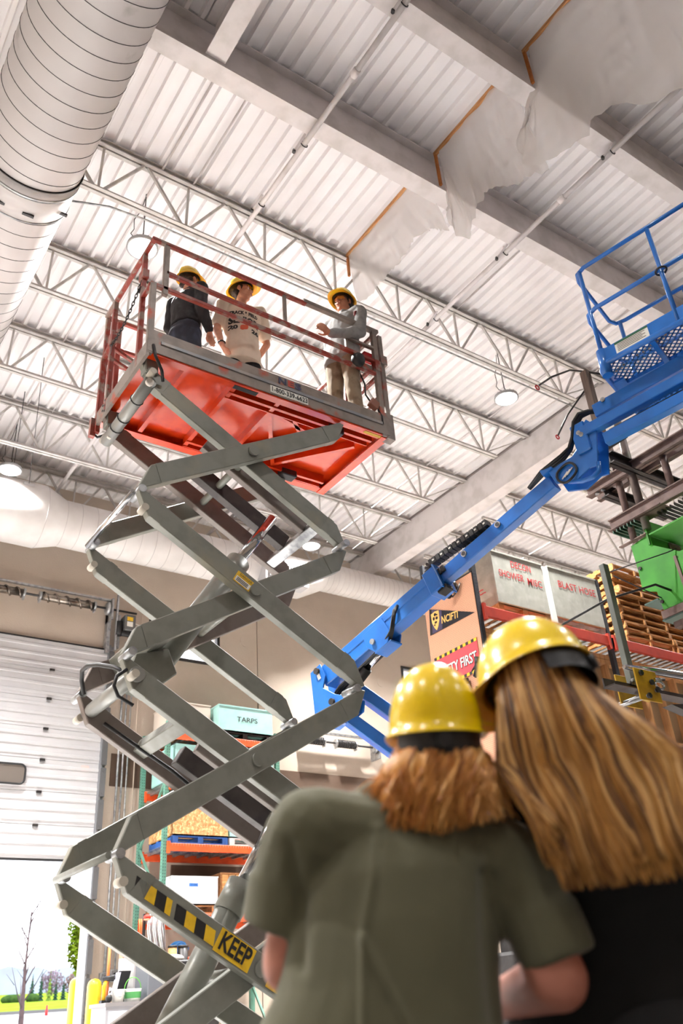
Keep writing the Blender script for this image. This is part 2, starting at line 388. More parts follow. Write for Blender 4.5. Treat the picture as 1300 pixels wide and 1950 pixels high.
# ---------------------------------------------------------------- roof steel
JN = .05
JROWS = (7.24, 9.22, 11.10, 13.05, 14.9)
names = ('nearest', 'second', 'third', 'fourth', 'fifth')
def joist(label, y, x0, x1, nodes, pitch, grp, endl=True):
    t = thing('roof_joist', label, 'joist', (x0, y, 9.83), grp)
    u = MB()
    for s in (-1, 1): u.box(x0, y+s*.012, 10.655, x1, y+s*.062, 10.67); u.box(x0, y+s*.012, 10.67, x1, y+s*.022, 10.75)
    u.box(x0, y-.06, 10.735, x1, y+.06, 10.75)
    u.build('top_chord', M['joist'], t)
    u = MB(); e = x1-1.05 if endl else x1
    for s in (-1, 1): u.box(x0, y+s*.012, 9.83, e, y+s*.06, 9.842); u.box(x0, y+s*.012, 9.842, e, y+s*.022, 9.90)
    u.build('bottom_chord', M['joist'], t)
    proto = {}
    for i, xn in enumerate(nodes):
        for key, (dx0, z0, dx1, z1, r) in dict(a=(0, 9.87, .02, 10.66, .014), b=(.05, 9.87, pitch/2-.03, 10.66, .017), c=(-.05, 9.87, -pitch/2+.03, 10.66, .017)).items():
            if key not in proto:
                o = MB().beam((xn+dx0, y, z0), (xn+dx1, y, z1), r*2, r*2, (0, 1, 0)).build('web_rod', M['joist'], t); proto[key] = (o, xn)
            else:
                o = proto[key][0].copy(); COL.objects.link(o); o.location = (xn-proto[key][1], 0, 0)
    if endl:
        MB().tube([(nodes[-1]+.05, y, 9.88), (x1-.06, y, 10.62)], .013, 8).build('web_rod', M['joist'], t)
    return t
nodesL = [10.2-1.171*k for k in range(9, -1, -1)]
for i, y in enumerate(JROWS):
    joist('white open-web roof joist left of the girder, %s one beyond the deep I-beams' % names[i], y, -1.4, 11.54, nodesL, 1.171, 'roof joists left of the girder')
for i, y in enumerate(JROWS):
    joist('grey open-web roof joist right of the girder, %s row out from the I-beams' % names[i], y, 11.86, 27.0, [12.95+1.2*k for k in range(11)], 1.2, 'roof joists right of the girder', False)
def ibeam(label, y, x0, x1):
    t = thing('roof_beam', label, 'beam', ((x0+x1)/2, y, 10.05))
    B(x0, y-.006, 10.07, x1, y+.006, 10.73).build('web', M['white_paint'], t)
    B(x0, y-.115, 10.05, x1, y+.115, 10.07).build('bottom_flange', M['white_paint'], t)
    B(x0, y-.1, 10.73, x1, y+.1, 10.75).build('top_flange', M['white_paint'], t)
ibeam('deep white I-beam across the roof, the farther one of the two', 5.25, -1.4, 11.5)
ibeam('deep white I-beam across the roof, the nearer one at the top of the photo', 3.6, -1.4, 11.5)
t = thing('roof_crossbeam', 'short white I-beam joining the far deep beam beside the round duct', 'beam', (2.52, 3.6, 10.1))
B(2.515, 3.72, 10.12, 2.527, 5.13, 10.73).build('web', M['white_paint'], t); B(2.4, 3.72, 10.1, 2.64, 5.13, 10.12).build('bottom_flange', M['white_paint'], t)
B(2.4, 3.72, 10.73, 2.64, 5.13, 10.75).build('top_flange', M['white_paint'], t)
t = thing('roof_girder', 'long white box girder carrying the joist ends, running away to the back wall', 'girder', (11.7, 7.5, 10))
B(11.56, -.3, 10.02, 11.84, YW, 10.72).build('box_section', M['white_paint'], t)
B(11.545, -.3, 10.0, 11.855, YW, 10.02).build('bottom_plate', M['white_paint'], t)
B(11.52, -.3, 10.715, 11.88, YW, 10.75).build('top_plate', mat('girder_gap', (120, 112, 110), .6), t)
# ---------------------------------------------------------------- pipes under the roof
def sprinkler(label, x, hangs, m):
    t = thing('sprinkler_pipe', label, 'pipe', (x, 7, 9.96), 'sprinkler pipes')
    MB().cyl((x, .4, 9.995), (x, YW, 9.995), .034, 12).build('pipe', M['white_paint'], t)
    for y in hangs:
        h = MB(); h.tube([(x+.045*cos(a*pi/6), y, 9.995+.045*sin(a*pi/6)) for a in range(12)], .007, 5, closed=True)
        h.build('hanger_ring', M['dark'], t)
        h = MB(); h.beam((x-.08, y+.1, 9.93), (x-.04, y-.1, 10.05), .03, .012); h.beam((x, y, 10.03), (x, y, 10.12), .03, .02); h.build('hanger_strap', M['white_paint'], t)
        h = MB(); h.cyl((x-.09, y+.1, 9.9), (x-.08, y+.1, 9.95), .022, 8); h.build('hanger_bolt', M['dark'], t)
    for y in (4.4, 8.3, 10.2, 12.0):
        h = MB(); h.cyl((x, y-.05, 9.995), (x, y+.05, 9.995), .045, 12); h.build('coupling', M['white_paint'], t)
sprinkler('white sprinkler pipe passing under the deep beams above the orange lift platform', 3.88, (3.5, 5.47, 6.5), M['white_paint'])
sprinkler('white sprinkler pipe passing under the deep beams right of the hanging plastic', 7.2, (3.55, 5.47, 7.0), M['white_paint'])
for x, r, l in ((2.80, .016, 'thin pale conduit pair under the deck left of the orange lift'), (7.94, .014, 'thin pale conduit under the deck behind the man in grey'),
                (10.45, .016, 'thin bright conduit under the deck above the lamp by the girder'), (11.2, .013, 'thin bright conduit under the deck close along the girder'),
                (3.25, .014, 'thin pale conduit under the deck above the glowing lamp'), (13.6, .016, 'pale conduit under the deck just right of the girder'), (15.4, .016, 'pale conduit under the deck above the red-lettered crates')):
    pipe('roof_conduit', l, 'conduit', [(x, 5.35, 10.72), (x, YW, 10.72)], r, M['white_paint'], 'conduits under the deck')
pipe('lamp_conduit', 'thin grey conduit strapped below the first joist behind the lift rail', 'conduit', [(1.5, 7.62, 9.8), (2.2, 7.36, 9.79), (2.67, 7.32, 9.79), (10.1, 7.32, 9.79), (11.5, 7.32, 9.79)], .013, M['galv'])
# ---------------------------------------------------------------- ducts
t = thing('spiral_duct', 'huge pale spiral duct with fine seams hanging at the top left', 'duct', (1.08, 6, 8.5))
DC = (1.08, 9.08); DR = .536
MB().tube([(DC[0], y, DC[1]) for y in (-1, 3, 6, 9, 12, 13.75)], DR, 72).build('duct_body', M['duct'], t)
pts = []
for i in range(int(14.7/.2)*48):
    a = 2*pi*i/48; y = -.95+.2*i/48
    if y > 13.7: break
    pts.append((DC[0]+(DR+.001)*cos(a), y, DC[1]+(DR+.001)*sin(a)))
MB().tube(pts, .0042, 4).build('spiral_seam', M['seam'], t)
ring = lambda y0, y1, r: MB().lathe([(DR, y0), (r, y0), (r, y1), (DR, y1)], (DC[0], 0, DC[1]), (0, 1, 0), 72)
ring(6.50, 6.98, DR+.012).build('coupling_band', M['duct'], t)
ring(6.62, 6.66, DR+.018).build('band_strip', M['galv'], t)
ring(6.50, 6.51, DR+.02).build('band_strip', M['seam'], t); ring(6.97, 6.985, DR+.02).build('band_strip', M['galv'], t)
b = MB(); a = radians(-70)
for a in (-78, -35, -110):
    c = V((DC[0]+(DR+.02)*cos(radians(a)), 6.86, DC[1]+(DR+.02)*sin(radians(a)))); b.obox(c, V((.06, 0, 0)), V((0, .014, 0)), V((0, 0, .014)))
b.build('band_clip', M['dark'], t)
t = thing('back_duct', 'white round duct running along the top of the back wall, stepping down in size', 'duct', (8, 14.45, 8.7))
secs = [(-1, .6, 9.36), (3.62, .6, 9.36), (4.02, .45, 9.33), (9.35, .45, 9.33), (9.95, .33, 9.52), (24, .33, 9.52)]
bb = MB(); P = []
for x, r, z in secs: P.append([V((x, 14.45+r*cos(2*pi*k/56), z+r*sin(2*pi*k/56))) for k in range(56)])
bb.grid(P, close=True); bb.build('duct_body', mat('duct_bright', (222, 218, 216), .5, c2=(208, 203, 200), scale=1.5), t)
b = MB()
for x in [3.62, 4.02]+[4.3+.3*k for k in range(17)]+[9.95+.14*k for k in range(60)]:
    r, z = (.6, 9.36) if x < 3.7 else (.45, 9.33) if x < 9.4 else (.33, 9.52)
    b.tube([(x, 14.45+(r+.001)*cos(2*pi*k/40), z+(r+.001)*sin(2*pi*k/40)) for k in range(40)], .0045, 4, closed=True)
stuff(b.build('duct_seam', M['duct'], t))
rg = B(8.15, 13.86, 8.84, 9.2, 14.2, 9.32).build('register', M['door_white'], t)
b = MB()
for k in range(15): b.box(8.24+.06*k, 13.845, 8.9, 8.262+.06*k, 13.87, 9.26)
b.build('register_blade', M['seam'], rg)
b = MB(); b.cyl((2.65, 11.6, 10.7), (3.25, 14.0, 9.66), .006, 6); b.cyl((2.648, 12.64, 10.7), (2.98, 14.2, 9.92), .006, 6)
b.build('hanger_wire', M['dark'], t)
b = MB(); b.obox((3.24, 13.94, 9.68), V((.1, 0, 0)), V((0, .02, 0)), V((0, 0, .03))); b.build('hanger_bracket', M['door_white'], t)
# ---------------------------------------------------------------- high-bay lamps
M['lens'] = mat('lamp_lens', (255, 255, 255), .3, emit=(255, 252, 246), estr=14)
M['lamp_body'] = mat('lamp_body', (172, 172, 174), .4, .4)
def lamp(label, x, y):
    z = 9.72; t = thing('high_bay_lamp', label, 'lamp', (x, y, z), 'high-bay lamps')
    MB().lathe([(.001, .10), (.07, .10), (.09, .07), (.2, .045), (.205, .0), (.185, -.012), (.175, 0)], (x, y, z), n=32).build('housing', M['lamp_body'], t)
    b = MB()
    for k in range(16):
        a = 2*pi*k/16; b.beam((x+.08*cos(a), y+.08*sin(a), z+.065), (x+.19*cos(a), y+.19*sin(a), z+.05), .008, .035)
    b.build('cooling_fins', M['lamp_body'], t)
    MB().lathe([(.001, -.008), (.12, -.01), (.178, -.004), (.178, .004), (.001, .006)], (x, y, z), n=32).build('lens', M['lens'], t)
    MB().tube([(x, y, z+.1), (x, y, z+.17), (x+.02, y, z+.2), (x, y, z+.23), (x, y, 10.77)], .008, 6).build('hook', M['dark'], t)
    MB().box(x-.05, y-.02, z+.10, x+.05, y+.02, z+.15).build('driver', M['dark'], t)
    MB().tube([(x-.02, y, z+.13), (x-.12, y+.02, z+.16), (x-.16, y+.03, z+.22), (x-.12, y+.03, z+.32), (x-.13, y+.03, z+.5), (x-.05, y+.03, z+.7), (x, y+.03, 10.7)], .006, 6).build('cord', M['dark'], t)
    ld = bpy.data.lights.new('lamp_light', 'AREA'); ld.shape = 'DISK'; ld.size = .34; ld.energy = LAMP_W if y > 5 else LAMP_DIM; ld.color = (1, .985, .965); ld.spread = radians(125)
    lo = bpy.data.objects.new('lamp_light', ld); COL.objects.link(lo); lo.parent = t; lo.location = (0, 0, -.03)
lamp('glowing round high-bay lamp beside the top corner of the orange lift rail', 2.79, 7.72)
lamp('round high-bay lamp above the blue boom, right of the lift', 9.27, 7.68)
lamp('round high-bay lamp at the left edge above the big duct', 2.82, 13.69)
lamp('small round high-bay lamp seen past the scissor arms', 9.17, 13.64)
lamp('round high-bay lamp farther right above the crates', 15.6, 13.6); lamp('round high-bay lamp right of the girder above the pallets', 15.6, 7.7)
for i, (x, y) in enumerate(((-3.6, 1.7), (2.8, 1.7), (9.2, 1.7), (-3.6, -4.3), (2.8, -4.3), (9.2, -4.3))):
    lamp('high-bay lamp out of view overhead, %s of the rows behind the camera' % ['first', 'second', 'third', 'fourth', 'fifth', 'sixth'][i], x, y)
lamp('round high-bay lamp out of view at the left', -3.6, 7.7); lamp('round high-bay lamp out of view at the far left', -3.6, 13.6)
# ---------------------------------------------------------------- wood strips and torn plastic
for i, (y0, y1, l) in enumerate(((5.38, 7.2, 'between the far beam and the first joist'), (3.74, 5.14, 'between the two deep beams'), (1.2, 3.48, 'in front of the near beam'))):
    t = thing('wood_strip', 'orange wooden nailing strip along the deck %s' % l, 'wood strip', (5.75, (y0+y1)/2, 10.7), 'wood strips under the deck')
    MB().box(5.73, y0, 10.69, 5.77, y1, 10.745).build('batten', M['wood_strip'], t)
    MB().box(5.735, y1-.035, 10.1 if i else 10.3, 5.765, y1, 10.69).build('upright', mat('strip_dark', (188, 112, 44), .6, c2=(164, 92, 34), scale=8), t)
pl = bpy.data.materials.new('torn_plastic'); pl.use_nodes = True
nt = pl.node_tree; pb = nt.nodes['Principled BSDF']; pb.inputs['Base Color'].default_value = lin((236, 232, 230)); pb.inputs['Roughness'].default_value = .3
pb.inputs['Subsurface Weight'].default_value = 0; pb.inputs['Specular IOR Level'].default_value = .5
tl = nt.nodes.new('ShaderNodeBsdfTranslucent'); tl.inputs[0].default_value = lin((240, 237, 235)); tp = nt.nodes.new('ShaderNodeBsdfTransparent')
m1 = nt.nodes.new('ShaderNodeMixShader'); m1.inputs[0].default_value = .45; nt.links.new(pb.outputs[0], m1.inputs[1]); nt.links.new(tl.outputs[0], m1.inputs[2])
m2 = nt.nodes.new('ShaderNodeMixShader'); m2.inputs[0].default_value = .38; nt.links.new(m1.outputs[0], m2.inputs[1]); nt.links.new(tp.outputs[0], m2.inputs[2])
nt.links.new(m2.outputs[0], nt.nodes['Material Output'].inputs[0])
def lerp_poly(p, n):
    p = [V(q) for q in p]; L = [0]
    for i in range(1, len(p)): L.append(L[-1]+(p[i]-p[i-1]).length)
    out = []
    for k in range(n):
        s = L[-1]*k/(n-1); i = 1
        while i < len(L)-1 and L[i] < s: i += 1
        out.append(p[i-1].lerp(p[i], (s-L[i-1])/max(1e-6, L[i]-L[i-1])))
    return out
def sheet(label, top, bottom, seed, amp=.09):
    nu, nv = 60, 26; A = lerp_poly(top, nu); Bm = lerp_poly(bottom, nu); P = []
    for j in range(nv):
        r = []
        for i in range(nu):
            t = j/(nv-1); p = A[i].lerp(Bm[i], t)
            n = noise.noise(V((i*.16+seed, t*1.2, seed)))*amp*(.25+t) + .5*amp*t*noise.noise(V((i*.5, t*4, seed+5)))
            p = p+V((n, .4*amp*t*noise.noise(V((i*.2, t*2, seed+9))), -.3*t*(1-t)*.2))
            if j == nv-1: p.z += .05*noise.noise(V((i*1.1, seed, 0)))
            r.append(p)
        P.append(r)
    o = MB().grid(P).build('plastic_sheet', pl); tag(o, label, 'plastic sheet', 'torn plastic sheets'); return o
# ================================================================ outdoors
def ground(name, pts_y, x0, x1, m):
    P = [[V((x, y, z)) for x in (x0, x1)] for y, z in pts_y]
    o = MB().grid(P).build(name, m); o['kind'] = 'structure'; return o
M['asphalt'] = mat('pavement', (150, 150, 154), .9, spec=0, c2=(140, 140, 145), scale=.6)
M['lawn'] = mat('lawn_green', (96, 116, 36), .9, spec=0, c2=(86, 110, 30), scale=.35, c3=(104, 120, 50), s3=.9)
ground('pavement', ((YW+.3, -.02), (22, 0), (48, 1.0), (61, 2.25)), -60, 120, M['asphalt'])
struct(B(-60, 61, 1.6, 120, 61.5, 2.42).build('kerb', mat('kerb_stone', (96, 95, 93), .9)))
ground('lawn', ((61.5, 2.40), (80, 3.2), (120, 4.75), (200, 8), (330, 14)), -100, 220, M['lawn'])
M['trunk'] = mat('bark', (78, 64, 66), .9, c2=(60, 50, 52), scale=6)
def bare_tree(x, y, z, h):
    t = thing('bare_tree', 'slim leafless young tree standing outside the open door', 'tree', (x, y, z)); rnd = random.Random(3)
    MB().tube([(x, y, z), (x-.02, y, z+h*.3), (x-.06, y, z+h*.6), (x-.05, y, z+h)], [.10, .075, .035, .006], 10).build('trunk', M['trunk'], t)
    for k in range(13):
        f = .28+.65*k/13; a = rnd.uniform(0, 6.28); L = h*(.34-.24*f); p = V((x-.05*f, y, z+h*f)); d = V((cos(a)*.6, sin(a)*.6, .85)).normalized()
        b = MB(); q = p+d*L; b.tube([p, p+d*L*.5+V((0, 0, .03)), q+V((0, 0, L*.15))], [.022, .014, .004], 5)
        for s in (.45, .7):
            a2 = a+rnd.uniform(-1, 1); e = V((cos(a2)*.6, sin(a2)*.6, .7)); b.tube([p+d*L*s, p+d*L*s+e*L*.35], [.01, .003], 4)
        b.build('branch', M['trunk'], t)
bare_tree(8.3, 28, .12, 4.45)
def leaves(bm, c, r, n, rnd, s):
    for k in range(n):
        while 1:
            p = V((rnd.uniform(-1, 1), rnd.uniform(-1, 1), rnd.uniform(-1, 1)))
            if p.length < 1: break
        p = V((c[0]+p.x*r[0], c[1]+p.y*r[1], c[2]+p.z*r[2])); u = V((rnd.gauss(0, 1), rnd.gauss(0, 1), rnd.gauss(0, 1))).normalized(); w = u.orthogonal().normalized(); q = s*rnd.uniform(.6, 1.3)
        bm.add([p-u*q, p+w*q*.6, p+u*q, p-w*q*.6], [(0, 1, 2, 3)])
M['leaf'] = mat('spring_leaf', (104, 122, 34), .7, spec=0, c2=(84, 110, 26), scale=3)
t = thing('leafy_tree', 'spring-green leafy tree half hidden by the door jamb outside', 'tree', (13.2, 35, 1)); rnd = random.Random(5)
MB().tube([(13.2, 35, .4), (13.1, 35, 3), (12.8, 35, 5)], [.14, .1, .03], 8).build('trunk', M['trunk'], t)
b = MB()
for c, r, n in (((12.25, 35, 4.5), (.5, .6, .75), 700), ((12.2, 35, 3.7), (.42, .5, .65), 620), ((13.2, 35, 4.6), (.9, .9, 1.2), 400), ((12.4, 35, 3.0), (.3, .3, .5), 320)): leaves(b, c, r, n, rnd, .10)
stuff(b.build('foliage', M['leaf'], t))
M['conifer'] = mat('conifer', (44, 66, 52), .8, spec=0, c2=(36, 56, 46), scale=2); M['conifer2'] = mat('conifer_light', (92, 112, 50), .8, spec=0)
for i, (x, h, r, m, l) in enumerate(((36.4, 2.7, .62, 'conifer', 'leftmost dark conifer on the lawn beyond the bare tree'), (37.5, 3.0, .5, 'conifer', 'second dark conifer from the bare tree'),
      (38.55, 3.4, .38, 'conifer2', 'pale yellow-green conifer among the dark ones'), (39.35, 2.5, .42, 'conifer', 'dark conifer right of the pale one'), (40.3, 2.3, .5, 'conifer', 'broad dark conifer near the yellow bollard'), (41.35, 2.2, .5, 'conifer', 'rightmost dark conifer beside the bollard'))):
    z0 = 4.7; t = thing('conifer_tree', l, 'tree', (x, 120, z0), 'conifers on the far lawn')
    MB().cyl((x, 120, z0-.1), (x, 120, z0+h*.9), .1, 6).build('trunk', M['trunk'], t)
    b = MB(); n = 8
    for k in range(n):
        f = k/n; b.lathe([(.02, h*(f+.24)), (r*(1-f)*.55, h*(f+.1)), (r*(1-f)*random.uniform(.9, 1.1), h*f+.08)], (x, 120, z0), n=11)
    b.build('foliage', M[m], t)
M['hedge'] = mat('hedge', (56, 78, 38), .9, spec=0, c2=(42, 64, 32), scale=3)
for x, w, l in ((33.6, 1.35, 'clipped hedge at the left edge outside the door'), (36.0, .8, 'small round hedge right of the bare tree trunk')):
    b = MB(); b.ell((x, 118, 4.7+.3), (w, .7, .55), None, 20, 10); tag(b.build('hedge', M['hedge']), l, 'hedge', 'hedges on the far lawn')
hz = MB(); P = []
for j in range(2): P.append([V((-20+i*2.2, 300, (10 if j == 0 else 19.5+2.0*noise.noise(V((i*.35, 0, 0)))+1.2*noise.noise(V((i*1.3, 5, 0)))))) for i in range(110)])
hz.grid(P); P2 = [[p+V((0, 6, -1)) for p in r] for r in P]; hz.grid([P[1], P2[1]])
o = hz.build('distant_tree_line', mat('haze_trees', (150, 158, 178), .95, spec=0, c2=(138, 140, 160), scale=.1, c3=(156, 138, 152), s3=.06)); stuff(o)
for k, (x, r, m, l) in enumerate(((69.5, 2.6, (104, 86, 98), 'pinkish budding tree left of the conifers far off'), (83.5, 3.4, (98, 88, 98), 'greyish budding tree right of the conifers far off'), (74.5, 2.2, (104, 80, 74), 'reddish budding tree beyond the conifers'))):
    t = thing('budding_tree', l, 'tree', (x, 215, 8.4), 'budding trees far off')
    MB().cyl((x, 215, 8.2), (x, 215, 8.6+r), .15, 6).build('trunk', M['trunk'], t)
    b = MB(); leaves(b, (x, 215, 8.8+r), (r, r, r), 500, rnd, .35); stuff(b.build('foliage', mat('bud_%d' % k, m, .9), t))
t = thing('marker_post', 'tiny red marker post on the pavement edge outside', 'post', (18.9, 59, 1.9))
MB().cyl((18.9, 59, 1.9), (18.9, 59, 2.6), .12, 10, .05).build('cone', mat('marker_red', (170, 30, 30), .6), t); MB().box(18.6, 58.7, 1.85, 19.2, 59.3, 1.95).build('base', M['black'], t)
def bollard(label, x, y, k=1.0):
    t = thing('bollard', label, 'bollard', (x, y, 0), 'yellow bollards at the door')
    MB().lathe([(.108*k, 0), (.108*k, 1.58*k**.5), (.095*k, 1.63*k**.5), (.06*k, 1.665*k**.5), (.001, 1.68*k**.5)], (x, y, 0), n=28).build('sleeve', mat('bollard_yellow', (250, 200, 40), .35), t)
    MB().cyl((x, y, -.05), (x, y, .02), .13, 20).build('collar', M['concrete'], t)
bollard('yellow bollard indoors beside the door track', 5.38, 14.6)
bollard('yellow bollard in the daylight just outside the door', 5.80, 16.6, 1.16)
sheet('torn milky plastic sheet hanging by the near I-beam at the top right', [(5.75, 1.3, 10.69), (5.75, 2.7, 10.69), (5.75, 3.40, 10.69), (5.82, 3.42, 10.0)],
      [(6.9, 1.4, 9.5), (6.35, 2.2, 8.85), (6.0, 3.0, 9.1), (5.95, 3.45, 9.0), (5.9, 3.62, 9.0), (5.9, 3.95, 9.25), (5.85, 3.8, 9.9)], 1.0, .16)
sheet('torn milky plastic sheet hanging between the two deep I-beams', [(5.75, 3.75, 10.69), (5.75, 4.3, 10.69), (5.75, 5.05, 10.69), (5.80, 5.09, 10.02)],
      [(5.95, 3.7, 9.05), (5.95, 4.1, 9.22), (5.9, 4.6, 9.5), (5.9, 4.95, 9.05), (5.88, 5.1, 9.2), (5.86, 5.2, 9.75)], 4.0, .12)
sheet('thin torn plastic sheet hanging beyond the far I-beam above the man in grey', [(5.75, 5.40, 10.69), (5.75, 6.2, 10.69), (5.75, 7.2, 10.69)],
      [(5.95, 5.3, 9.55), (5.92, 5.7, 9.95), (5.95, 6.3, 9.9), (5.95, 6.9, 9.85), (5.9, 7.2, 9.85)], 7.0, .06)
# ================================================================ scissor lift
PX0, PX1, PY0, PY1 = 2.05, 4.63, 5.38, 6.60
PZ = 5.89
lift = thing('scissor_lift', 'tall orange and grey scissor lift with three workers on its railed platform', 'scissor lift', (3.1, 5.95, 0))
LP = lift
# chassis
B(1.75, 5.32, .28, 4.45, 6.62, .62).build('chassis', M['lift_grey'], LP, bevel=.02)
for x in (2.15, 4.05):
    for y in (5.36, 6.58):
        w = MB(); w.lathe([(.02, -.08), (.17, -.08), (.2, -.05), (.2, .05), (.17, .08), (.02, .08)], (x, y, .2), (0, 1, 0), 24); wh = w.build('wheel', M['black'], LP)
        MB().lathe([(.01, -.085), (.09, -.085), (.1, -.075)], (x, y, .2), (0, 1, 0), 16).build('hub', M['galv'], wh)
# scissor arms
TH = radians(30); HL = 1.165; HW = .17
PIV = (5.215, 3.885, 2.557, 1.235)
PXC = 3.07
def arm(name, k, sgn, y0, y1, m, hl=HL, trim=True):
    d = V((cos(TH), 0, sgn*sin(TH))); n = V((-sgn*sin(TH), 0, cos(TH))); c = V((PXC, y0, PIV[k])); h = HW/2
    if sgn > 0: pts = [(-hl+.15, h), (hl-.01, h), (hl+.03, h-.03), (hl-.15, -h), (-hl+.01, -h), (-hl-.03, -h+.03)]
    else: pts = [(-hl+.01, h), (hl-.15, h), (hl+.03, -h+.03), (hl-.01, -h), (-hl+.15, -h), (-hl-.03, h-.03)]
    if not trim: pts = [(-hl, h), (hl, h), (hl, -h), (-hl, -h)]
    b = MB(); b.prism([c+d*u+n*w for u, w in pts], (0, y1-y0, 0))
    o = b.build(name, m, LP, bevel=.006)
    if trim:   # welded end plates
        for e in (-1, 1):
            q = MB(); u0, u1 = (hl-.26, hl-.02)
            q.prism([c+d*(e*u)+n*w+V((0, -.004, 0)) for u, w in ((u0, h*.99), (u0+.07*1, h*.99), (u0+.10, -h*.99), (u0, -h*.99))], (0, y1-y0+.008, 0))
            q.build('end_plate', m, o)
    return o
outer = ((5.39, 5.47), (6.47, 6.55)); inner = ((5.50, 5.575), (6.365, 6.44))
for k in range(4):
    so = 1 if k % 2 == 0 else -1        # outer zigzag alternates direction
    for i in (0, 1):
        arm('scissor_arm', k, so, outer[i][0], outer[i][1], M['lift_grey'])
        arm('scissor_arm', k, -so, inner[i][0], inner[i][1], M['lift_grey'] if i == 0 else M['lift_brown'])
    # pivot pins
    for y0, y1, r in ((5.365, 5.395, .05), (6.545, 6.575, .05)):
        p = MB(); p.cyl((PXC, y0, PIV[k]), (PXC, y1, PIV[k]), r, 20); p.build('pivot_pin', M['lift_grey'], LP)
    MB().cyl((PXC, 5.47, PIV[k]), (PXC, 6.47, PIV[k]), .035, 12).build('pivot_shaft', M['lift_grey'], LP)
# middle lifting bars and cross beams on the descending arms
for k, ys in ((0, (5.72, 6.08)), (2, (5.72, 6.08))):
    d = V((cos(TH), 0, -sin(TH))); c = V((PXC, 0, PIV[k]))
    for y, w in ((ys[0], .07), (ys[1], .10)):
        p0 = c-d*.35; p1 = c+d*.82
        MB().beam(V((p0.x, y, p0.z)), V((p1.x, y, p1.z)), w, .15).build('lift_bar', M['lift_brown'] if w < .08 else M['steel_dark'], LP, bevel=.006)
    e = c+d*.86; e2 = c-d*.55
    MB().beam((e.x, 5.58, e.z-.03), (e.x, 6.37, e.z-.03), .10, .10, d).build('cross_beam', M['galv'], LP, bevel=.006)
    if k: MB().beam((e2.x, 5.58, e2.z), (e2.x, 6.37, e2.z), .11, .11, d).build('cross_beam', M['lift_grey'], LP, bevel=.006)
for k in (1, 3):
    d = V((cos(TH), 0, sin(TH))); c = V((PXC, 0, PIV[k])); e = c-d*.80
    MB().beam((e.x, 5.58, e.z), (e.x, 6.37, e.z), .16, .16, d).build('cross_beam', M['lift_grey'], LP, bevel=.01)
# joint pins and cross tubes at both ends
JZ = (4.545, 3.215, 1.895)
for j, z in enumerate(JZ):
    for x in (2.09, 4.0):
        for y0, y1 in ((5.382, 5.58), (6.36, 6.556)):
            MB().cyl((x, y0, z), (x, y1, z), .032, 14).build('joint_pin', M['galv'], LP)
    if j != 1: MB().cyl((2.05, 5.47, z), (2.05, 6.47, z), .024, 12).build('tie_rod', M['chrome'] if j == 0 else M['lift_grey'], LP)
TG = mat('tube_grey', (140, 140, 136), .4, .4)
MB().cyl((2.17, 5.47, 3.09), (2.17, 6.47, 3.09), .055, 18).build('cross_tube', TG, LP)
MB().cyl((2.13, 5.47, 5.66), (2.13, 6.47, 5.66), .055, 18).build('cross_tube', TG, LP)
for y in (5.75, 6.05, 6.2): MB().tube([(2.13+.058*cos(a*pi/6), y+.02*(y > 6.1), 5.66+.058*sin(a*pi/6)) for a in range(12)], .006, 5, closed=True).build('tie_wrap', M['black'], LP)
# rubber stops under arm ends
for k in range(4):
    so = 1 if k % 2 == 0 else -1
    z = PIV[k]; 
    for y in (5.43, 6.51):
        MB().cyl((2.12, y-.05, z+.50), (2.12, y+.05, z+.50), .03, 12).build('stop_roller', mat('roller_%d' % k, (186, 178, 164), .5), LP)
# lift cylinders
def cylinder(p0, p1, p2, r0, r1):
    p0, p1, p2 = V(p0), V(p1), V(p2); dd = (p2-p0).normalized()
    MB().cyl(p0, p1, r0, 28).build('cylinder_barrel', M['lift_grey'], LP)
    MB().cyl(p1-dd*.22, p1+dd*.01, r0+.012, 28).build('cylinder_collar', M['lift_grey'], LP)
    MB().cyl(p1, p2, r1, 24).build('cylinder_rod', M['chrome'], LP)
    MB().cyl(p0+V((0, -.1, 0)), p0+V((0, .1, 0)), r0*1.1, 20).build('cylinder_eye', M['lift_grey'], LP)
cylinder((2.46, 5.92, 3.27), (3.20, 5.92, 4.40), (3.56, 5.92, 4.94), .095, .048)
cylinder((2.53, 5.92, .68), (3.22, 5.92, 1.80), (3.55, 5.92, 2.34), .095, .048)
for z, yy in ((3.2, 5.92),):
    b = MB(); b.prism([(2.26, yy-.16, 3.36), (2.52, yy-.16, 3.44), (2.60, yy-.16, 3.25), (2.44, yy-.16, 3.12), (2.2, yy-.16, 3.18)], (0, .32, 0)); b.build('cylinder_bracket', M['lift_grey'], LP, bevel=.01)
# hoses at the second left joint
MB().tube([(2.14, 5.6, 3.13), (2.1, 5.75, 3.22), (2.05, 5.95, 3.30), (2.02, 6.1, 3.34), (2.02, 6.22, 3.34), (2.05, 6.3, 3.29), (2.09, 6.34, 3.2)], .017, 8).build('hose', M['black'], LP)
MB().tube([(2.10, 5.5, 3.12), (2.03, 5.5, 3.06), (2.015, 5.5, 2.99), (2.05, 5.5, 2.92), (2.16, 5.5, 2.87)], .013, 8).build('hose', M['black'], LP)
MB().tube([(2.25, 6.3, 2.98), (2.5, 6.25, 2.82), (2.8, 6.25, 2.66), (3.0, 6.2, 2.5)], .016, 8).build('hose', M['black'], LP)
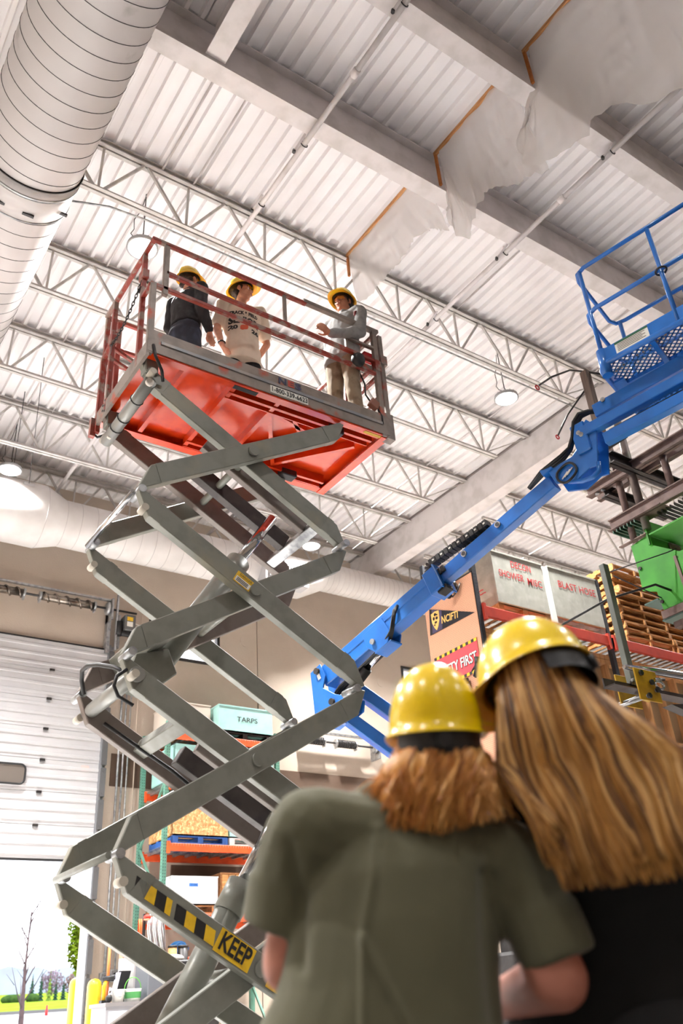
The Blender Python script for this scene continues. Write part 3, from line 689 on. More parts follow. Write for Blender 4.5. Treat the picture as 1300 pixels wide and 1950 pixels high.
# warning decal, hazard tape and KEEP label on the arms
dN = V((cos(TH), 0, -sin(TH))); nN = V((sin(TH), 0, cos(TH)))
def on_arm(k, u, w=0, y=5.386): return V((PXC, y, PIV[k]))+dN*u+nN*w
def decal(name, k, u0, u1, w0, w1, m, y=5.386, skew=0):
    return MB().prism([on_arm(k, u0, w0, y), on_arm(k, u1, w0, y), on_arm(k, u1+skew, w1, y), on_arm(k, u0+skew, w1, y)], (0, .003, 0)).build(name, m, LP)
decal('warning_decal', 1, -.20, -.04, -.055, .045, M['sign_yellow']); decal('decal_panel', 1, -.19, -.05, -.048, .0, M['white_sticker'], 5.384)
o = text('DANGER', .03, on_arm(1, -.115, .022, 5.382), dN, nN, M['ink'], LP)
for r in range(3): decal('decal_line', 1, -.18, -.07, -.015-.013*r, -.010-.013*r, M['ink'], 5.382)
for i in range(8):
    u0 = -.985+i*.078
    decal('hazard_stripe', 3, u0, u0+(.078 if i != 3 else .045), -.055, .03, M['ink'] if i % 2 == 0 else M['sign_yellow'], 5.386, -.03)
decal('keep_label', 3, -.36, -.08, -.072, .072, M['sign_yellow'], 5.384)
text('KEEP', .155, on_arm(3, -.22, 0, 5.382), dN, nN, M['ink'], LP, bold=.004, width=.235)
decal('off_label', 3, .07, .35, -.072, .072, M['sign_yellow'], 5.384); text('OFF', .155, on_arm(3, .21, 0, 5.382), dN, nN, M['ink'], LP, bold=.004, width=.2)
# ---------------------------------------------------------------- platform
B(PX0+.02, PY0+.03, PZ+.085, PX1-.02, PY1-.02, PZ+.115).build('deck_plate', M['orange'], LP)
B(PX0, PY0+.005, PZ, PX1, PY0+.03, PZ+.115).build('side_channel', M['orange'], LP)
B(PX0, PY0+.03, PZ, PX1, PY0+.08, PZ+.008).build('side_channel_lip', M['orange'], LP)
B(PX0, PY1-.025, PZ, PX1, PY1, PZ+.115).build('side_channel', M['orange'], LP)
B(PX0, PY1-.09, PZ, PX1, PY1-.025, PZ+.008).build('side_channel_lip', M['orange'], LP)
B(PX0-.01, PY0, PZ-.03, PX0+.02, PY1, PZ+.115).build('end_channel', M['worn_grey'], LP)
B(PX1-.02, PY0+.02, PZ-.01, PX1, PY1, PZ+.115).build('end_channel', M['orange'], LP); B(PX1-.09, PY0+.02, PZ-.01, PX1-.02, PY1, PZ).build('end_channel_lip', M['orange'], LP)
for x in (2.45, 2.92, 3.38): B(x-.022, PY0+.08, PZ-.0, x+.022, PY1-.12, PZ+.085).build('cross_rib', M['orange'], LP)
for p, q in (((3.40, 5.62), (3.85, 5.72)), ((3.38, 5.62), (3.86, 6.38)), ((3.38, 6.38), (4.0, 5.72)), ((3.86, 6.36), (4.42, 5.70)), ((3.66, 5.62), (3.95, 5.9))):
    MB().beam((p[0], p[1], PZ+.045), (q[0], q[1], PZ+.045), .04, .08).build('diagonal_rib', M['orange'], LP)
for y in (5.56, 6.44): # slide tracks
    b = MB(); b.box(2.9, y-.05, PZ-.01, 4.5, y-.04, PZ+.085); b.box(2.9, y+.04, PZ-.01, 4.5, y+.05, PZ+.085); b.box(2.9, y-.05, PZ-.012, 4.5, y-.02, PZ-.002)
    b.build('slide_track', M['orange'], LP)
    B(3.98, y-.06, PZ-.05, 4.16, y+.06, PZ+.03).build('slide_block', M['black'], LP, bevel=.01)
    B(2.08, y-.09, PZ-.12, 2.2, y+.02, PZ+.05).build('hinge_lug', M['lift_grey'], LP, bevel=.01)
    MB().cyl((2.12, y-.12, 5.64), (2.12, y-.09, 5.64), .035, 16).build('hinge_bolt', mat('bolt_cream', (214, 206, 196), .4), LP)
B(4.34, 5.40, PZ-.004, 4.56, 5.44, PZ+.004).build('worn_patch', M['blk_yellow'], LP)
B(2.90, 5.405, PZ-.004, 3.14, 5.455, PZ+.03).build('duct_tape', M['ink'], LP)
B(PX0+.03, PY0+.03, PZ+.115, PX1-.03, PY1-.02, PZ+.117).build('bounce_cover', M['worn_grey'], LP)  # unseen grey sheet added to keep orange bounce off the workers
# toeboards: front in two depths with a raised rail
B(PX0+.01, PY0-.004, PZ+.12, 4.6, PY0+.006, PZ+.265).build('toeboard', M['worn_grey'], LP)
B(PX0+.12, PY0-.016, PZ+.125, 4.55, PY0-.004, PZ+.155).build('toeboard_rail', mat('rail_bluegrey', (136, 138, 142), .45, .3, c2=(160, 150, 144), scale=6), LP)
B(PX0, PY0-.006, PZ+.02, PX1, PY0+.004, PZ+.12).build('toeboard', M['worn_grey'], LP)
B(PX0, PY1-.01, PZ+.115, PX1, PY1, PZ+.26).build('toeboard', M['red_rail'], LP)
B(PX1-.012, PY0, PZ+.115, PX1, PY1, PZ+.26).build('toeboard', M['worn_grey'], LP)
# phone number sticker and logo
B(3.25, PY0-.010, PZ+.035, 3.66, PY0-.006, PZ+.115).build('phone_sticker', M['white_sticker'], LP)
text('1-800-339-6623', .075, (3.455, PY0-.0105, PZ+.073), (1, 0, 0), (0, 0, 1), M['ink'], LP, bold=.0012, width=.385)
text('N', .095, (3.385, PY0-.006, PZ+.208), (1, 0, 0), (.0, 0, 1), mat('logo_navy', (58, 60, 88), .5), LP, bold=.004, width=.085)
text('E', .095, (3.475, PY0-.006, PZ+.208), (1, 0, 0), (.0, 0, 1), mat('logo_red', (190, 74, 60), .5), LP, bold=.004, width=.07)
text('S', .095, (3.555, PY0-.006, PZ+.208), (1, 0, 0), (.0, 0, 1), mat('logo_navy2', (76, 78, 106), .5), LP, bold=.004, width=.075)
# guard rails
def rail(p, q, w=.04, h=.04, m=None, name='guard_rail'):
    return MB().beam(p, q, w, h).build(name, m or M['red_rail'], LP, bevel=.004)
wg = M['worn_grey']
yF, yB = PY0+.02, PY1-.02
rail((2.075, yF, PZ), (2.075, yF, 6.72), .055, .045, wg, 'post'); rail((2.19, yF, 6.62), (2.19, yF, 7.24), .05, .04, wg, 'post')
rail((2.05, yF, 7.265), (3.72, yF, 7.265), .045, .035); rail((3.68, yF, 7.285), (4.63, yF, 7.285), .055, .045, wg)
rail((2.19, yF, 6.90), (4.58, yF, 6.855)); rail((2.06, yF, 6.70), (4.58, yF, 6.685))
rail((3.46, yF, 6.885), (3.46, yF, 7.26), .035, .03, wg, 'post')
rail((4.57, yF, PZ), (4.57, yF, 7.27), .055, .05, wg, 'post'); rail((4.66, yF+.02, PZ+.05), (4.66, yF+.02, 7.26), .05, .05, wg, 'post')
B(4.63, yF-.02, 6.85, 4.71, yF+.06, 6.97).build('post_sleeve', wg, LP); B(4.60, yF-.02, PZ-.01, 4.70, yF+.07, PZ+.3).build('post_sleeve', wg, LP)
B(4.54, yF-.03, 6.72, 4.61, yF+.04, 6.86).build('post_sleeve', M['red_rail'], LP)
rail((4.20, yF, 7.03), (4.57, yF, 7.03), .04, .03, wg); rail((4.20, yF, 6.86), (4.20, yF, 7.04), .03, .03, wg, 'post')
# right end
for z in (7.26, 6.86, 6.69, 6.42): rail((4.6, yF, z), (4.6, yB, z))
for y in (6.0, yB): rail((4.6, y, PZ+.1), (4.6, y, 7.26), .045, .045, M['red_rail'], 'post')
# back
for z in (7.25, 6.88, 6.68): rail((2.07, yB, z), (4.6, yB, z))
for x in (2.08, 2.2, 3.3): rail((x, yB, PZ+.1), (x, yB, 7.25), .045, .045, M['red_rail'], 'post')
# left end with gate gap and chain
rail((2.06, yF-.02, 7.265), (2.06, yB, 7.255)); rail((2.06, yF, 6.70), (2.06, 5.62, 6.70))
rail((2.06, 5.60, PZ), (2.06, 5.60, 7.25), .045, .045, M['red_rail'], 'post'); rail((2.06, 6.33, PZ), (2.06, 6.33, 7.25), .045, .045, M['red_rail'], 'post')
rail((2.06, yB-.02, PZ-.1), (2.06, yB-.02, 6.70), .045, .045, M['red_rail'], 'post'); rail((2.06, 6.33, 6.74), (2.06, yB, 6.68)); rail((2.07, 6.33, 6.66), (2.5, 6.5, 6.66), .035, .035); rail((2.07, 6.33, 6.52), (2.5, 6.5, 6.52), .035, .035)
B(2.03, 6.27, 6.70, 2.09, 6.38, 6.82).build('post_sleeve', M['red_rail'], LP); B(2.03, 5.55, 6.92, 2.09, 5.65, 7.02).build('post_sleeve', M['red_rail'], LP)
B(2.0, yB-.02, PZ-.14, 2.05, yB+.03, PZ+.06).build('corner_plate', M['red_rail'], LP)
for i in range(5): MB().cyl((2.035, 6.33+.05*(i % 2), PZ+.0+.03*i), (2.045, 6.33+.05*(i % 2), PZ+.03*i), .012, 8).build('bolt', M['dark'], LP)
c0 = V((2.04, 5.60, 6.90)); c1 = V((2.04, 6.32, 6.66)); N = 22; pts = []
for i in range(N+1):
    t = i/N; pts.append(c0.lerp(c1, t)-V((0, 0, .10*4*t*(1-t))))
ch = bpy.data.objects.new('gate_chain', None); COL.objects.link(ch); ch.parent = LP
for i in range(N):
    a, b_ = pts[i], pts[i+1]; dd = (b_-a).normalized(); L = (b_-a).length*.72; x, y, _ = frame(dd)
    sd = x if i % 2 else y; mid = (a+b_)/2
    MB().tube([mid+dd*(L*cos(t*pi/5))+sd*(.011*sin(t*pi/5)) for t in range(10)], .0042, 5, closed=True).build('chain_link', M['dark'], ch)
MB().tube([c0+V((0, -.0, .0)), c0+V((0, .03, -.06)), c0+V((0, .06, -.1)), c0+V((0, .02, -.13)), c0+V((0, -.01, -.08))], .008, 6).build('chain_hook', M['black'], ch)
MB().tube([c1+V((.0, .03*cos(a*pi/8), .06*sin(a*pi/8)-.05)) for a in range(16)], .003, 4, closed=True).build('lanyard_ring', M['galv'], LP)
MB().tube([(2.10, 5.37, 5.98), (2.12, 5.36, 5.86), (2.2, 5.40, 5.76), (2.24, 5.46, 5.70)], .014, 8).build('hose', M['dark'], LP)
MB().tube([(2.04, 6.6, 5.80), (2.08, 6.58, 5.76), (2.16, 6.5, 5.78)], .012, 8).build('hose', M['black'], LP)
# control box, its cable and the dark round fitting near the right post
B(4.46, 5.44, 6.88, 4.58, 5.50, 7.0).build('control_box', mat('control_red', (206, 40, 44), .45), LP, bevel=.01)
B(4.42, 5.43, 6.74, 4.56, 5.48, 6.82).build('control_shelf', M['worn_grey'], LP, bevel=.01)
MB().lathe([(.001, .05), (.06, .05), (.075, .03), (.075, -.02), (.05, -.05), (.001, -.05)], (4.30, 5.365, 6.74), (.2, -1, -.2), 20).build('horn', M['black'], LP)
MB().tube([(4.42, 5.5, 6.72), (4.44, 5.46, 6.55), (4.43, 5.45, 6.4), (4.46, 5.43, 6.32)], .009, 6).build('cable', M['dark'], LP)
MB().obox((4.49, 5.41, 6.27), V((.045, 0, -.025)), V((0, .03, 0)), V((.025, 0, .045))).build('junction_box', mat('jb_brown', (150, 100, 82), .5), LP, bevel=.006)
MB().tube([(4.53, 5.40, 6.22), (4.55, 5.37, 6.12), (4.55, 5.37, 6.02)], .009, 6).build('cable', M['black'], LP)
# ================================================================ blue articulated boom lift
bl = thing('boom_lift', 'bright blue articulated boom lift reaching up from behind the two hard-hatted onlookers', 'boom lift', (6.9, 6.3, 0))
BB = M['boom_blue']
A = V((5.07, 7.30, 4.10)); K = V((5.746, 4.259, 5.162))
bd = (K-A).normalized(); bs = V((-bd.y, bd.x, 0)).normalized()      # side (horizontal)
if bs.x > 0: bs = -bs                                              # faces the viewer's left
bu = bd.cross(bs); bu = bu if bu.z > 0 else -bu
LB = (K-A).length
def bp(u, s=0, n=0): return A+bd*u+bs*s+bu*n
def btube(name, u0, u1, w, h, m=BB, parent=bl, s=0, n=0, bev=.008):
    b = MB(); b.obox(bp((u0+u1)/2, s, n), bs*(w/2), bu*(h/2), bd*((u1-u0)/2)); return b.build(name, m, parent, bevel=bev)
outer_b = btube('outer_boom', -.05, 1.62, .17, .235)
btube('boom_rib', .1, 1.6, .012, .02, BB, outer_b, .086, .02, .003)
btube('inner_boom', 1.55, LB-.12, .115, .15)
btube('boom_top_strip', 2.0, LB-.15, .012, .07, mat('strip_greywhite', (196, 196, 192), .5), bl, -.04, .105)
for u in (2.05, 2.5):
    MB().cyl(bp(u, .055, .02), bp(u, .075, .02), .032, 16).build('boom_port', M['galv'], bl)
    MB().cyl(bp(u, .07, .02), bp(u, .078, .02), .022, 16).build('boom_port_hole', M['black'], bl)
btube('boom_collar', 1.55, 1.72, .22, .27); btube('wear_pad', 1.62, 1.74, .12, .05, M['ink'], bl, .03, -.14)
btube('collar_rib', 1.70, 1.72, .25, .30)
# cable carrier chain along the boom top
cc = bpy.data.objects.new('cable_carrier', None); COL.objects.link(cc); cc.parent = bl
path = []
for k in range(15): path.append((2.15-.05*k, .115))
for k in range(9): a = pi/2+pi*k/8; path.append((1.43+.11*cos(a), .225+.11*sin(a)*-1))
path = [(2.42-.055*k, .13+.0062*k) for k in range(14)]
for k in range(1, 9):
    a = pi/2+pi*k/8; path.append((1.70+.085*cos(a), .135+.085*sin(a)))
path += [(1.70+.05*k, .05) for k in range(1, 3)]
for i in range(len(path)-1):
    (u0, n0), (u1, n1) = path[i], path[i+1]; p0 = bp(u0, .03, n0); p1 = bp(u1, .03, n1)
    b = MB(); b.beam(p0.lerp(p1, .06), p0.lerp(p1, .94), .07, .10, bs); b.build('carrier_link', M['black'], cc, bevel=.004)
for i in range(0, 15, 2):
    b = MB(); b.obox(bp(2.39-.055*i, .082, .13+.0062*i), bs*.002, bu*.008, bd*.012); b.build('link_pin', M['white_sticker'], cc)
# fold bracket and hoses below
b = MB(); b.prism([bp(u, .10, n) for u, n in ((.62, .05), (.92, .07), (.95, -.12), (.88, -.22), (.70, -.22), (.62, -.10))], bs*-.02); b.build('lug_plate', BB, bl, bevel=.004)
b = MB(); b.prism([bp(u, -.08, n) for u, n in ((.62, .05), (.92, .07), (.95, -.12), (.88, -.22), (.70, -.22), (.62, -.10))], bs*-.02); b.build('lug_plate', BB, bl, bevel=.004)
btube('lug_bottom', .68, .92, .19, .02, BB, bl, 0, -.215)
MB().cyl(bp(.72, .125, -.10), bp(.72, .09, -.10), .03, 14).build('lug_pin', M['galv'], bl)
for k in range(5):
    o = -.06+.03*k
    MB().tube([bp(1.15, .09, .06), bp(1.1, .12, -.02+.01*k), bp(.97, .10+o*.3, -.15), bp(.75, o, -.19), bp(.4, o, -.21), bp(.1, o, -.22), bp(-.1, o, -.30)], .012, 7).build('hose', M['black'], bl)
MB().cyl(bp(.78, 0, -.16), bp(.45, 0, -.24), .028, 14).build('cylinder_rod', M['chrome'], bl)
MB().cyl(bp(.47, 0, -.235), bp(.0, 0, -.36), .055, 16).build('cylinder_barrel', M['ink'], bl)
MB().cyl(bp(.1, .04, -.32), bp(-.15, .04, -.40), .03, 12).build('cylinder_rod', M['chrome'], bl)
# lower knuckle
for s0 in (.12, -.14):
    b = MB(); b.prism([bp(u, s0, n) for u, n in ((-.16, .12), (.0, .13), (.02, -.04), (-.06, -.14), (.06, -.30), (.20, -.42), (.14, -.52), (-.10, -.52), (-.30, -.42))], bs*-.02); b.build('knuckle_plate', BB, bl, bevel=.005)
b = MB(); b.obox(bp(-.06, 0, -.50), bs*.13, bu*.02, bd*.16); b.build('knuckle_base', BB, bl)
MB().cyl(bp(-.06, .15, .07), bp(-.06, -.15, .07), .035, 14).build('knuckle_pin', M['dark'], bl)
MB().cyl(bp(-.0, .15, -.36), bp(-.0, -.15, -.36), .035, 14).build('knuckle_pin', M['dark'], bl)
b = MB(); b.obox(bp(-.06, .125, -.0), bs*.003, bu*.03, bd*.02); b.build('sticker', M['white_sticker'], bl)
# riser links down to the turntable
for p0, p1, nm in (((5.22, 7.16, 3.98), (6.55, 6.45, 2.75), 'riser_link'), ((5.17, 7.16, 3.60), (6.6, 6.42, 2.3), 'riser_link')):
    MB().beam(p0, p1, .14, .13).build(nm, BB, bl, bevel=.008)
MB().beam((5.16, 7.2, 3.55), (5.24, 7.12, 4.02), .16, .10, (0, 1, 0)).build('link_block', BB, bl)
b = MB(); b.prism([(6.35, 6.2, 1.3), (6.9, 6.2, 1.3), (6.85, 6.2, 2.95), (6.45, 6.2, 2.9)], (0, .45, 0)); b.build('turret', M['dark'], bl, bevel=.02)
B(6.2, 5.6, .75, 7.6, 7.0, 1.35).build('turntable', M['dark'], bl, bevel=.03)
B(6.0, 5.5, .45, 7.8, 7.1, .75).build('chassis', M['dark'], bl, bevel=.02)
for x in (6.2, 7.6):
    for y in (5.5, 7.1):
        w = MB().lathe([(.02, -.13), (.34, -.13), (.40, -.08), (.40, .08), (.34, .13), (.02, .13)], (x, y, .40), (0, 1, 0), 24).build('wheel', M['black'], bl)
        MB().lathe([(.01, -.14), (.18, -.14), (.2, -.12)], (x, y, .40), (0, 1, 0), 16).build('hub', M['galv'], w)
# upper knuckle and jib
jd = V((.25, -.967, .06)).normalized(); js = V((-.967, -.25, 0)).normalized(); ju = jd.cross(js); ju = ju if ju.z > 0 else -ju
J = V((5.758, 3.975, 5.414))
def jp(u, s=0, n=0): return J+jd*u+js*s+ju*n
for s0 in (.11, -.10):
    b = MB(); b.prism([bp(u, s0, n) for u, n in ((3.20, .08), (3.46, .02), (3.56, .06), (3.66, .20), (3.76, .24), (3.80, .10), (3.66, -.14), (3.60, -.25), (3.53, -.21), (3.36, -.22), (3.20, -.10))], bs*-.02)
    b.build('knuckle_plate', BB, bl, bevel=.005)
b = MB(); b.obox(jp(.0, 0, -.05), js*.09, ju*.16, jd*.07); b.build('knuckle_block', BB, bl, bevel=.01)
b = MB(); b.obox(bp(3.2, .02, .09), bs*.11, bu*.035, bd*.06); b.build('hose_tray', BB, bl, bevel=.006)
MB().tube([bp(3.30, .09, -.16), bp(3.40, .10, -.26), bp(3.50, .11, -.31), bp(3.58, .11, -.30), bp(3.62, .10, -.22)], .022, 8).build('hand_loop', BB, bl)
def jbar(name, u0, u1, s, n0, n1, w, h, m=BB):
    return MB().beam(jp(u0, s, n0), jp(u1, s, n1), w, h).build(name, m, bl, bevel=.006)
jbar('jib_arm', .0, 2.4, .05, .0, .03, .09, .10)
jbar('jib_arm', .20, 2.4, .05, -.18, -.16, .09, .11)
jbar('jib_cylinder', .25, 2.2, .0, -.10, -.06, .06, .05, M['dark'])
jbar('basket_arm', .18, 2.2, -.02, .17, .21, .14, .14)
for u, n in ((.30, .22), (.0, .0), (.02, -.03)):
    MB().cyl(jp(u, .07 if n < .1 else .06, n), jp(u, .10 if n < .1 else .075, n), .022, 12).build('pin', M['galv'], bl)
# hoses over the knuckle
for k in range(3):
    s = .10+.02*k
    MB().tube([bp(2.95, s*.5, .10), bp(3.15, s*.8, .10+.01*k), bp(3.28, s, .06+.015*k), bp(3.39, s, .06+.012*k), bp(3.49, s, .09), bp(3.57, s, .16), bp(3.66, s, .26+.012*k), bp(3.74, s-.02, .315+.01*k), bp(3.82, s-.05, .31), bp(3.88, s-.08, .27)], .016, 8).build('hose', M['black'], bl)
MB().tube([bp(3.34+.10*cos(a*pi/9), .13+.01*sin(a), -.10+.09*sin(a*pi/9)) for a in range(18)], .012, 7, closed=True).build('hose_loop', M['black'], bl)
for k in range(3): MB().cyl(bp(LB-.02+.03*k, .125, -.12), bp(LB+.06+.03*k, .125, -.09), .006, 6).build('plated_pin', M['white_sticker'], bl)
# ---------------------------------------------------------------- basket
Lc = V((5.63, 3.55, 5.88)); hd = V((.20, -.98, 0)).normalized(); sd = V((.955, .30, 0)).normalized()
BL_, BS_ = 1.85, 1.0
def kp(u, s, z): return Lc+hd*u+sd*s+V((0, 0, z))
rnd_ = .12
rim = []
for cu, cs, a0 in ((rnd_, rnd_, 180), (BL_-rnd_, rnd_, 270), (BL_-rnd_, BS_-rnd_, 0), (rnd_, BS_-rnd_, 90)):
    for a in range(0, 91, 18): rim.append((cu+rnd_*cos(radians(a0+a)), cs+rnd_*sin(radians(a0+a))))
MB().tube([kp(u, s, 0) for u, s in rim], .028, 8, closed=True).build('basket_rim', BB, bl)
for u in (.52, 1.0, 1.5): MB().beam(kp(u, 0, -.02), kp(u, BS_, -.02), .045, .05).build('floor_bar', BB, bl)
for s in (.42,): MB().beam(kp(0.02, s, .0), kp(BL_, s, .0), .05, .04).build('floor_bar', BB, bl)
b = MB(); b.obox(kp(.06, .46, -.01), hd*.06, sd*.16, V((0, 0, .012))); b.build('step_plate', BB, bl)
# expanded-metal floor: crossing zigzag strands
b = MB(); nu_, ns_ = 30, 15
for j in range(ns_):
    s0 = .04+(BS_-.08)*j/ns_; s1 = s0+(BS_-.08)/ns_
    for i in range(nu_):
        u0 = .04+(BL_-.08)*i/nu_; um = u0+(BL_-.08)/nu_/2; u1 = u0+(BL_-.08)/nu_
        a_, b_ = (s0, s1) if i % 2 == 0 else (s1, s0)
        p0 = kp(u0, a_, .012); p1 = kp(u1, b_, .012); t = (p1-p0).normalized(); x = t.cross(V((0, 0, 1)))*.0085
        b.add([p0-x, p0+x, p1+x, p1-x], [(0, 1, 2, 3)])
        a_, b_ = b_, a_
        p0 = kp(u0, a_, .012); p1 = kp(u1, b_, .012); t = (p1-p0).normalized(); x = t.cross(V((0, 0, 1)))*.0085
        b.add([p0-x, p0+x, p1+x, p1-x], [(0, 1, 2, 3)])
stuff(b.build('mesh_floor', BB, bl))
def panel(name, pts, m=BB, th=.012):
    pts = [V(p) for p in pts]; n = (pts[1]-pts[0]).cross(pts[2]-pts[0]).normalized(); return MB().prism(pts, n*th).build(name, m, bl)
panel('kick_plate', [kp(.02, BS_-.02, .02), kp(.75, BS_, .02), kp(.75, BS_, .22), kp(.02, BS_-.02, .22)])
panel('kick_plate', [kp(.0, .12, .02), kp(.0, BS_-.1, .02), kp(.0, BS_-.1, .2), kp(.0, .12, .2)])
panel('kick_plate', [kp(.02, .0, .0), kp(BL_, .0, .0), kp(BL_, .0, .15), kp(.02, .0, .15)])
# sign on the kick plate facing the viewer
q0 = kp(.30, -.016, .02)
for nm, u0, u1, z0, z1, m in (('capacity_sign', .20, .52, .02, .14, M['white_sticker']),):
    MB().prism([kp(u0, -.014, z0), kp(u1, -.014, z0), kp(u1, -.014, z1), kp(u0, -.014, z1)], sd*-.003).build(nm, m, bl)
    MB().prism([kp(u0, -.0175, z1-.022), kp(u1, -.0175, z1-.022), kp(u1, -.0175, z1), kp(u0, -.0175, z1)], sd*-.002).build('sign_band', mat('sign_green', (34, 92, 62), .5), bl)
    for r in range(5): MB().prism([kp(u0+.02, -.018, z1-.037-.016*r), kp(u1-.03-.03*(r % 2), -.018, z1-.037-.016*r), kp(u1-.03-.03*(r % 2), -.018, z1-.032-.016*r), kp(u0+.02, -.018, z1-.032-.016*r)], sd*-.001).build('sign_line', M['ink'], bl)
RH = 1.17
def btub(name, pts, r=.021): return MB().tube([kp(*p) for p in pts], r, 10).build(name, BB, bl)
btub('guard_rail', [(BL_, 0, RH), (.12, 0, RH), (.03, .04, RH), (0, .14, RH), (0, BS_-.12, RH), (.04, BS_-.02, RH), (.14, BS_, RH), (BL_, BS_, RH)])
btub('guard_rail', [(BL_, 0, .64), (.7, 0, .64), (.12, 0, .64), (.03, .04, .64), (0, .14, .64), (0, BS_-.12, .64), (.04, BS_-.02, .64), (.14, BS_, .64), (BL_, BS_, .64)])
for u, s in ((.06, .02), (.78, 0), (1.5, 0), (.08, BS_-.02), (.78, BS_), (1.02, .06)): btub('upright', [(u, s, .0), (u, s, RH if u != 1.02 else .6)])
MB().cyl(kp(.06, .02, -.12), kp(.06, .02, .16), .05, 16).build('corner_post', BB, bl)
# control console and stickers on the basket
b = MB(); b.prism([kp(1.0, .14, .0), kp(1.75, .14, .0), kp(1.75, .14, .62), kp(1.0, .14, .62)], sd*.05); b.build('control_panel', BB, bl, bevel=.008)
b = MB(); b.prism([kp(1.02, .10, .66), kp(1.8, .10, .66), kp(1.8, .10, .86), kp(1.02, .10, .86)], sd*.22); b.build('control_console', BB, bl, bevel=.02)
for u0, u1, z0, z1 in ((1.10, 1.34, .46, .56), (1.36, 1.6, .42, .56), (1.03, 1.1, .34, .42)):
    MB().prism([kp(u0, .138, z0), kp(u1, .138, z0), kp(u1, .138, z1), kp(u0, .138, z1)], sd*-.004).build('sticker', M['white_sticker'], bl)
for i in range(5): MB().prism([kp(1.12+.045*i, .133, .49), kp(1.14+.045*i, .133, .49), kp(1.14+.045*i, .133, .53), kp(1.12+.045*i, .133, .53)], sd*-.001).build('sticker_mark', M['ink'], bl)
MB().tube([kp(.78+.05*cos(a*pi/6), .0+.05*sin(a*pi/6), .62) for a in range(12)], .01, 6, closed=True).build('strap', M['black'], bl)
# ================================================================ right-hand rack row (front face Y = 8)
RY = 8.0
rk = thing('pallet_rack', 'tall red-beamed pallet rack with dark perforated posts at the right', 'rack', (10.8, 8.55, 0))
M['post_dark'] = mat('rack_post_dark', (52, 54, 60), .5, .2)
def rack_post(x, y, z1, m, par, sx=.075, sy=.07, holes=(0, 0)):
    p = B(x-sx/2, y-sy/2, 0, x+sx/2, y+sy/2, z1).build('upright', m, par)
    h = MB(); z = holes[0]
    while z < holes[1]:
        for dx in (-.018, .018): h.cyl((x+dx, y-sy/2-.002, z), (x+dx, y-sy/2+.004, z), .008, 6)
        h.cyl((x-sx/2-.002, y, z+.02), (x-sx/2+.004, y, z+.02), .009, 6)
        z += .05
    if holes[1]: stuff(h.build('slot', M['black'], p))
    return p
for x in (8.2, 10.98, 14.3):
    for y in (RY+.04, RY+1.1): rack_post(x, y, 6.95 if x < 9 else 6.85, M['post_dark'], rk, holes=(4.2, 6.9) if x < 9 else (5.7, 6.85) if x < 12 and y < 9 else (0, 0))
    for k in range(6 if x < 9 else 0): MB().beam((x, RY+.08, .4+1.05*k), (x, RY+1.08, 1.2+1.05*k if k % 2 else .4+1.05*k), .03, .03).build('brace', M['post_dark'], rk)
for x0, x1 in ((8.24, 10.94), (11.02, 14.26)):
    for y in (RY, RY+1.1):
        for z in (5.68, 2.0):
            bmz = B(x0, y-.03, z, x1, y+.03, z+.16).build('beam', M['rack_red'], rk, bevel=.006)
            for e in (x0, x1-.05): B(e, y-.035, z-.05, e+.05, y+.035, z+.2).build('beam_end', M['rack_red'], bmz)
    n = int((x1-x0)/.16)
    for k in range(n):
        o = B(x0+.05+.16*k, RY+.03, 5.80, x0+.12+.16*k, RY+1.07, 5.815).build('deck_slat', M['galv'], rk)
# ---------------------------------------------------------------- pallets
def make_pallet(label, group, w=1.2, d=1.02, m=None, m2=None, name='wood_pallet'):
    t = thing(name, label, 'pallet', (0, 0, 0), group); m = m or M['wood']; m2 = m2 or m
    proto = None
    for k in range(7):
        y = -d/2+.06+(d-.12)*k/6
        if proto is None: proto = B(-w/2, y-.045, .108, w/2, y+.045, .127).build('deck_board', m, t)
        else: o = proto.copy(); COL.objects.link(o); o.location = (0, (d-.12)*k/6, 0)
    for k in range(3):
        x = -w/2+.02+(w-.04)*k/2
        b = MB(); b.prism([(x-.02, -d/2, .018), (x-.02, -d/2+.16, .018), (x-.02, -d/2+.19, .055), (x-.02, -d/2+.36, .055), (x-.02, -d/2+.39, .018), (x-.02, d/2-.39, .018), (x-.02, d/2-.36, .055), (x-.02, d/2-.19, .055), (x-.02, d/2-.16, .018), (x-.02, d/2, .018), (x-.02, d/2, .108), (x-.02, -d/2, .108)], (.04, 0, 0)); b.build('stringer', m2, t)
    for k in range(3):
        y = -d/2+.06+(d-.12)*k/2; B(-w/2, y-.045, 0, w/2, y+.045, .018).build('bottom_board', m, t)
    return t
M['wood2'] = mat('pallet_wood_warm', (176, 120, 62), .75, c2=(150, 96, 46), scale=5, stretch=(1, 6, 6), c3=(194, 150, 98), s3=6)
M['wood3'] = mat('pallet_wood_old', (172, 120, 76), .8, c2=(142, 96, 58), scale=5, stretch=(1, 6, 6))
proto_p = None; rnd = random.Random(11)
words_n = ['lowest', 'second', 'third', 'fourth', 'fifth', 'sixth', 'seventh', 'eighth', 'ninth', 'tenth', 'eleventh', 'topmost']
sp = []
for k in range(11): sp.append((12.06+rnd.uniform(-.05, .05), RY+.52+rnd.uniform(-.04, .04), 5.845+.128*k, words_n[k] if k < 10 else 'topmost', 'near', k))
for k in range(10): sp.append((13.32+rnd.uniform(-.05, .05), RY+.54+rnd.uniform(-.05, .05), 5.845+.128*k, words_n[k] if k < 9 else 'topmost', 'right', k))
pA = make_pallet('', 'stacked wooden pallets', m=M['wood2']); pB = make_pallet('', 'stacked wooden pallets', m=M['wood'], m2=M['wood2'])
usedA = usedB = False
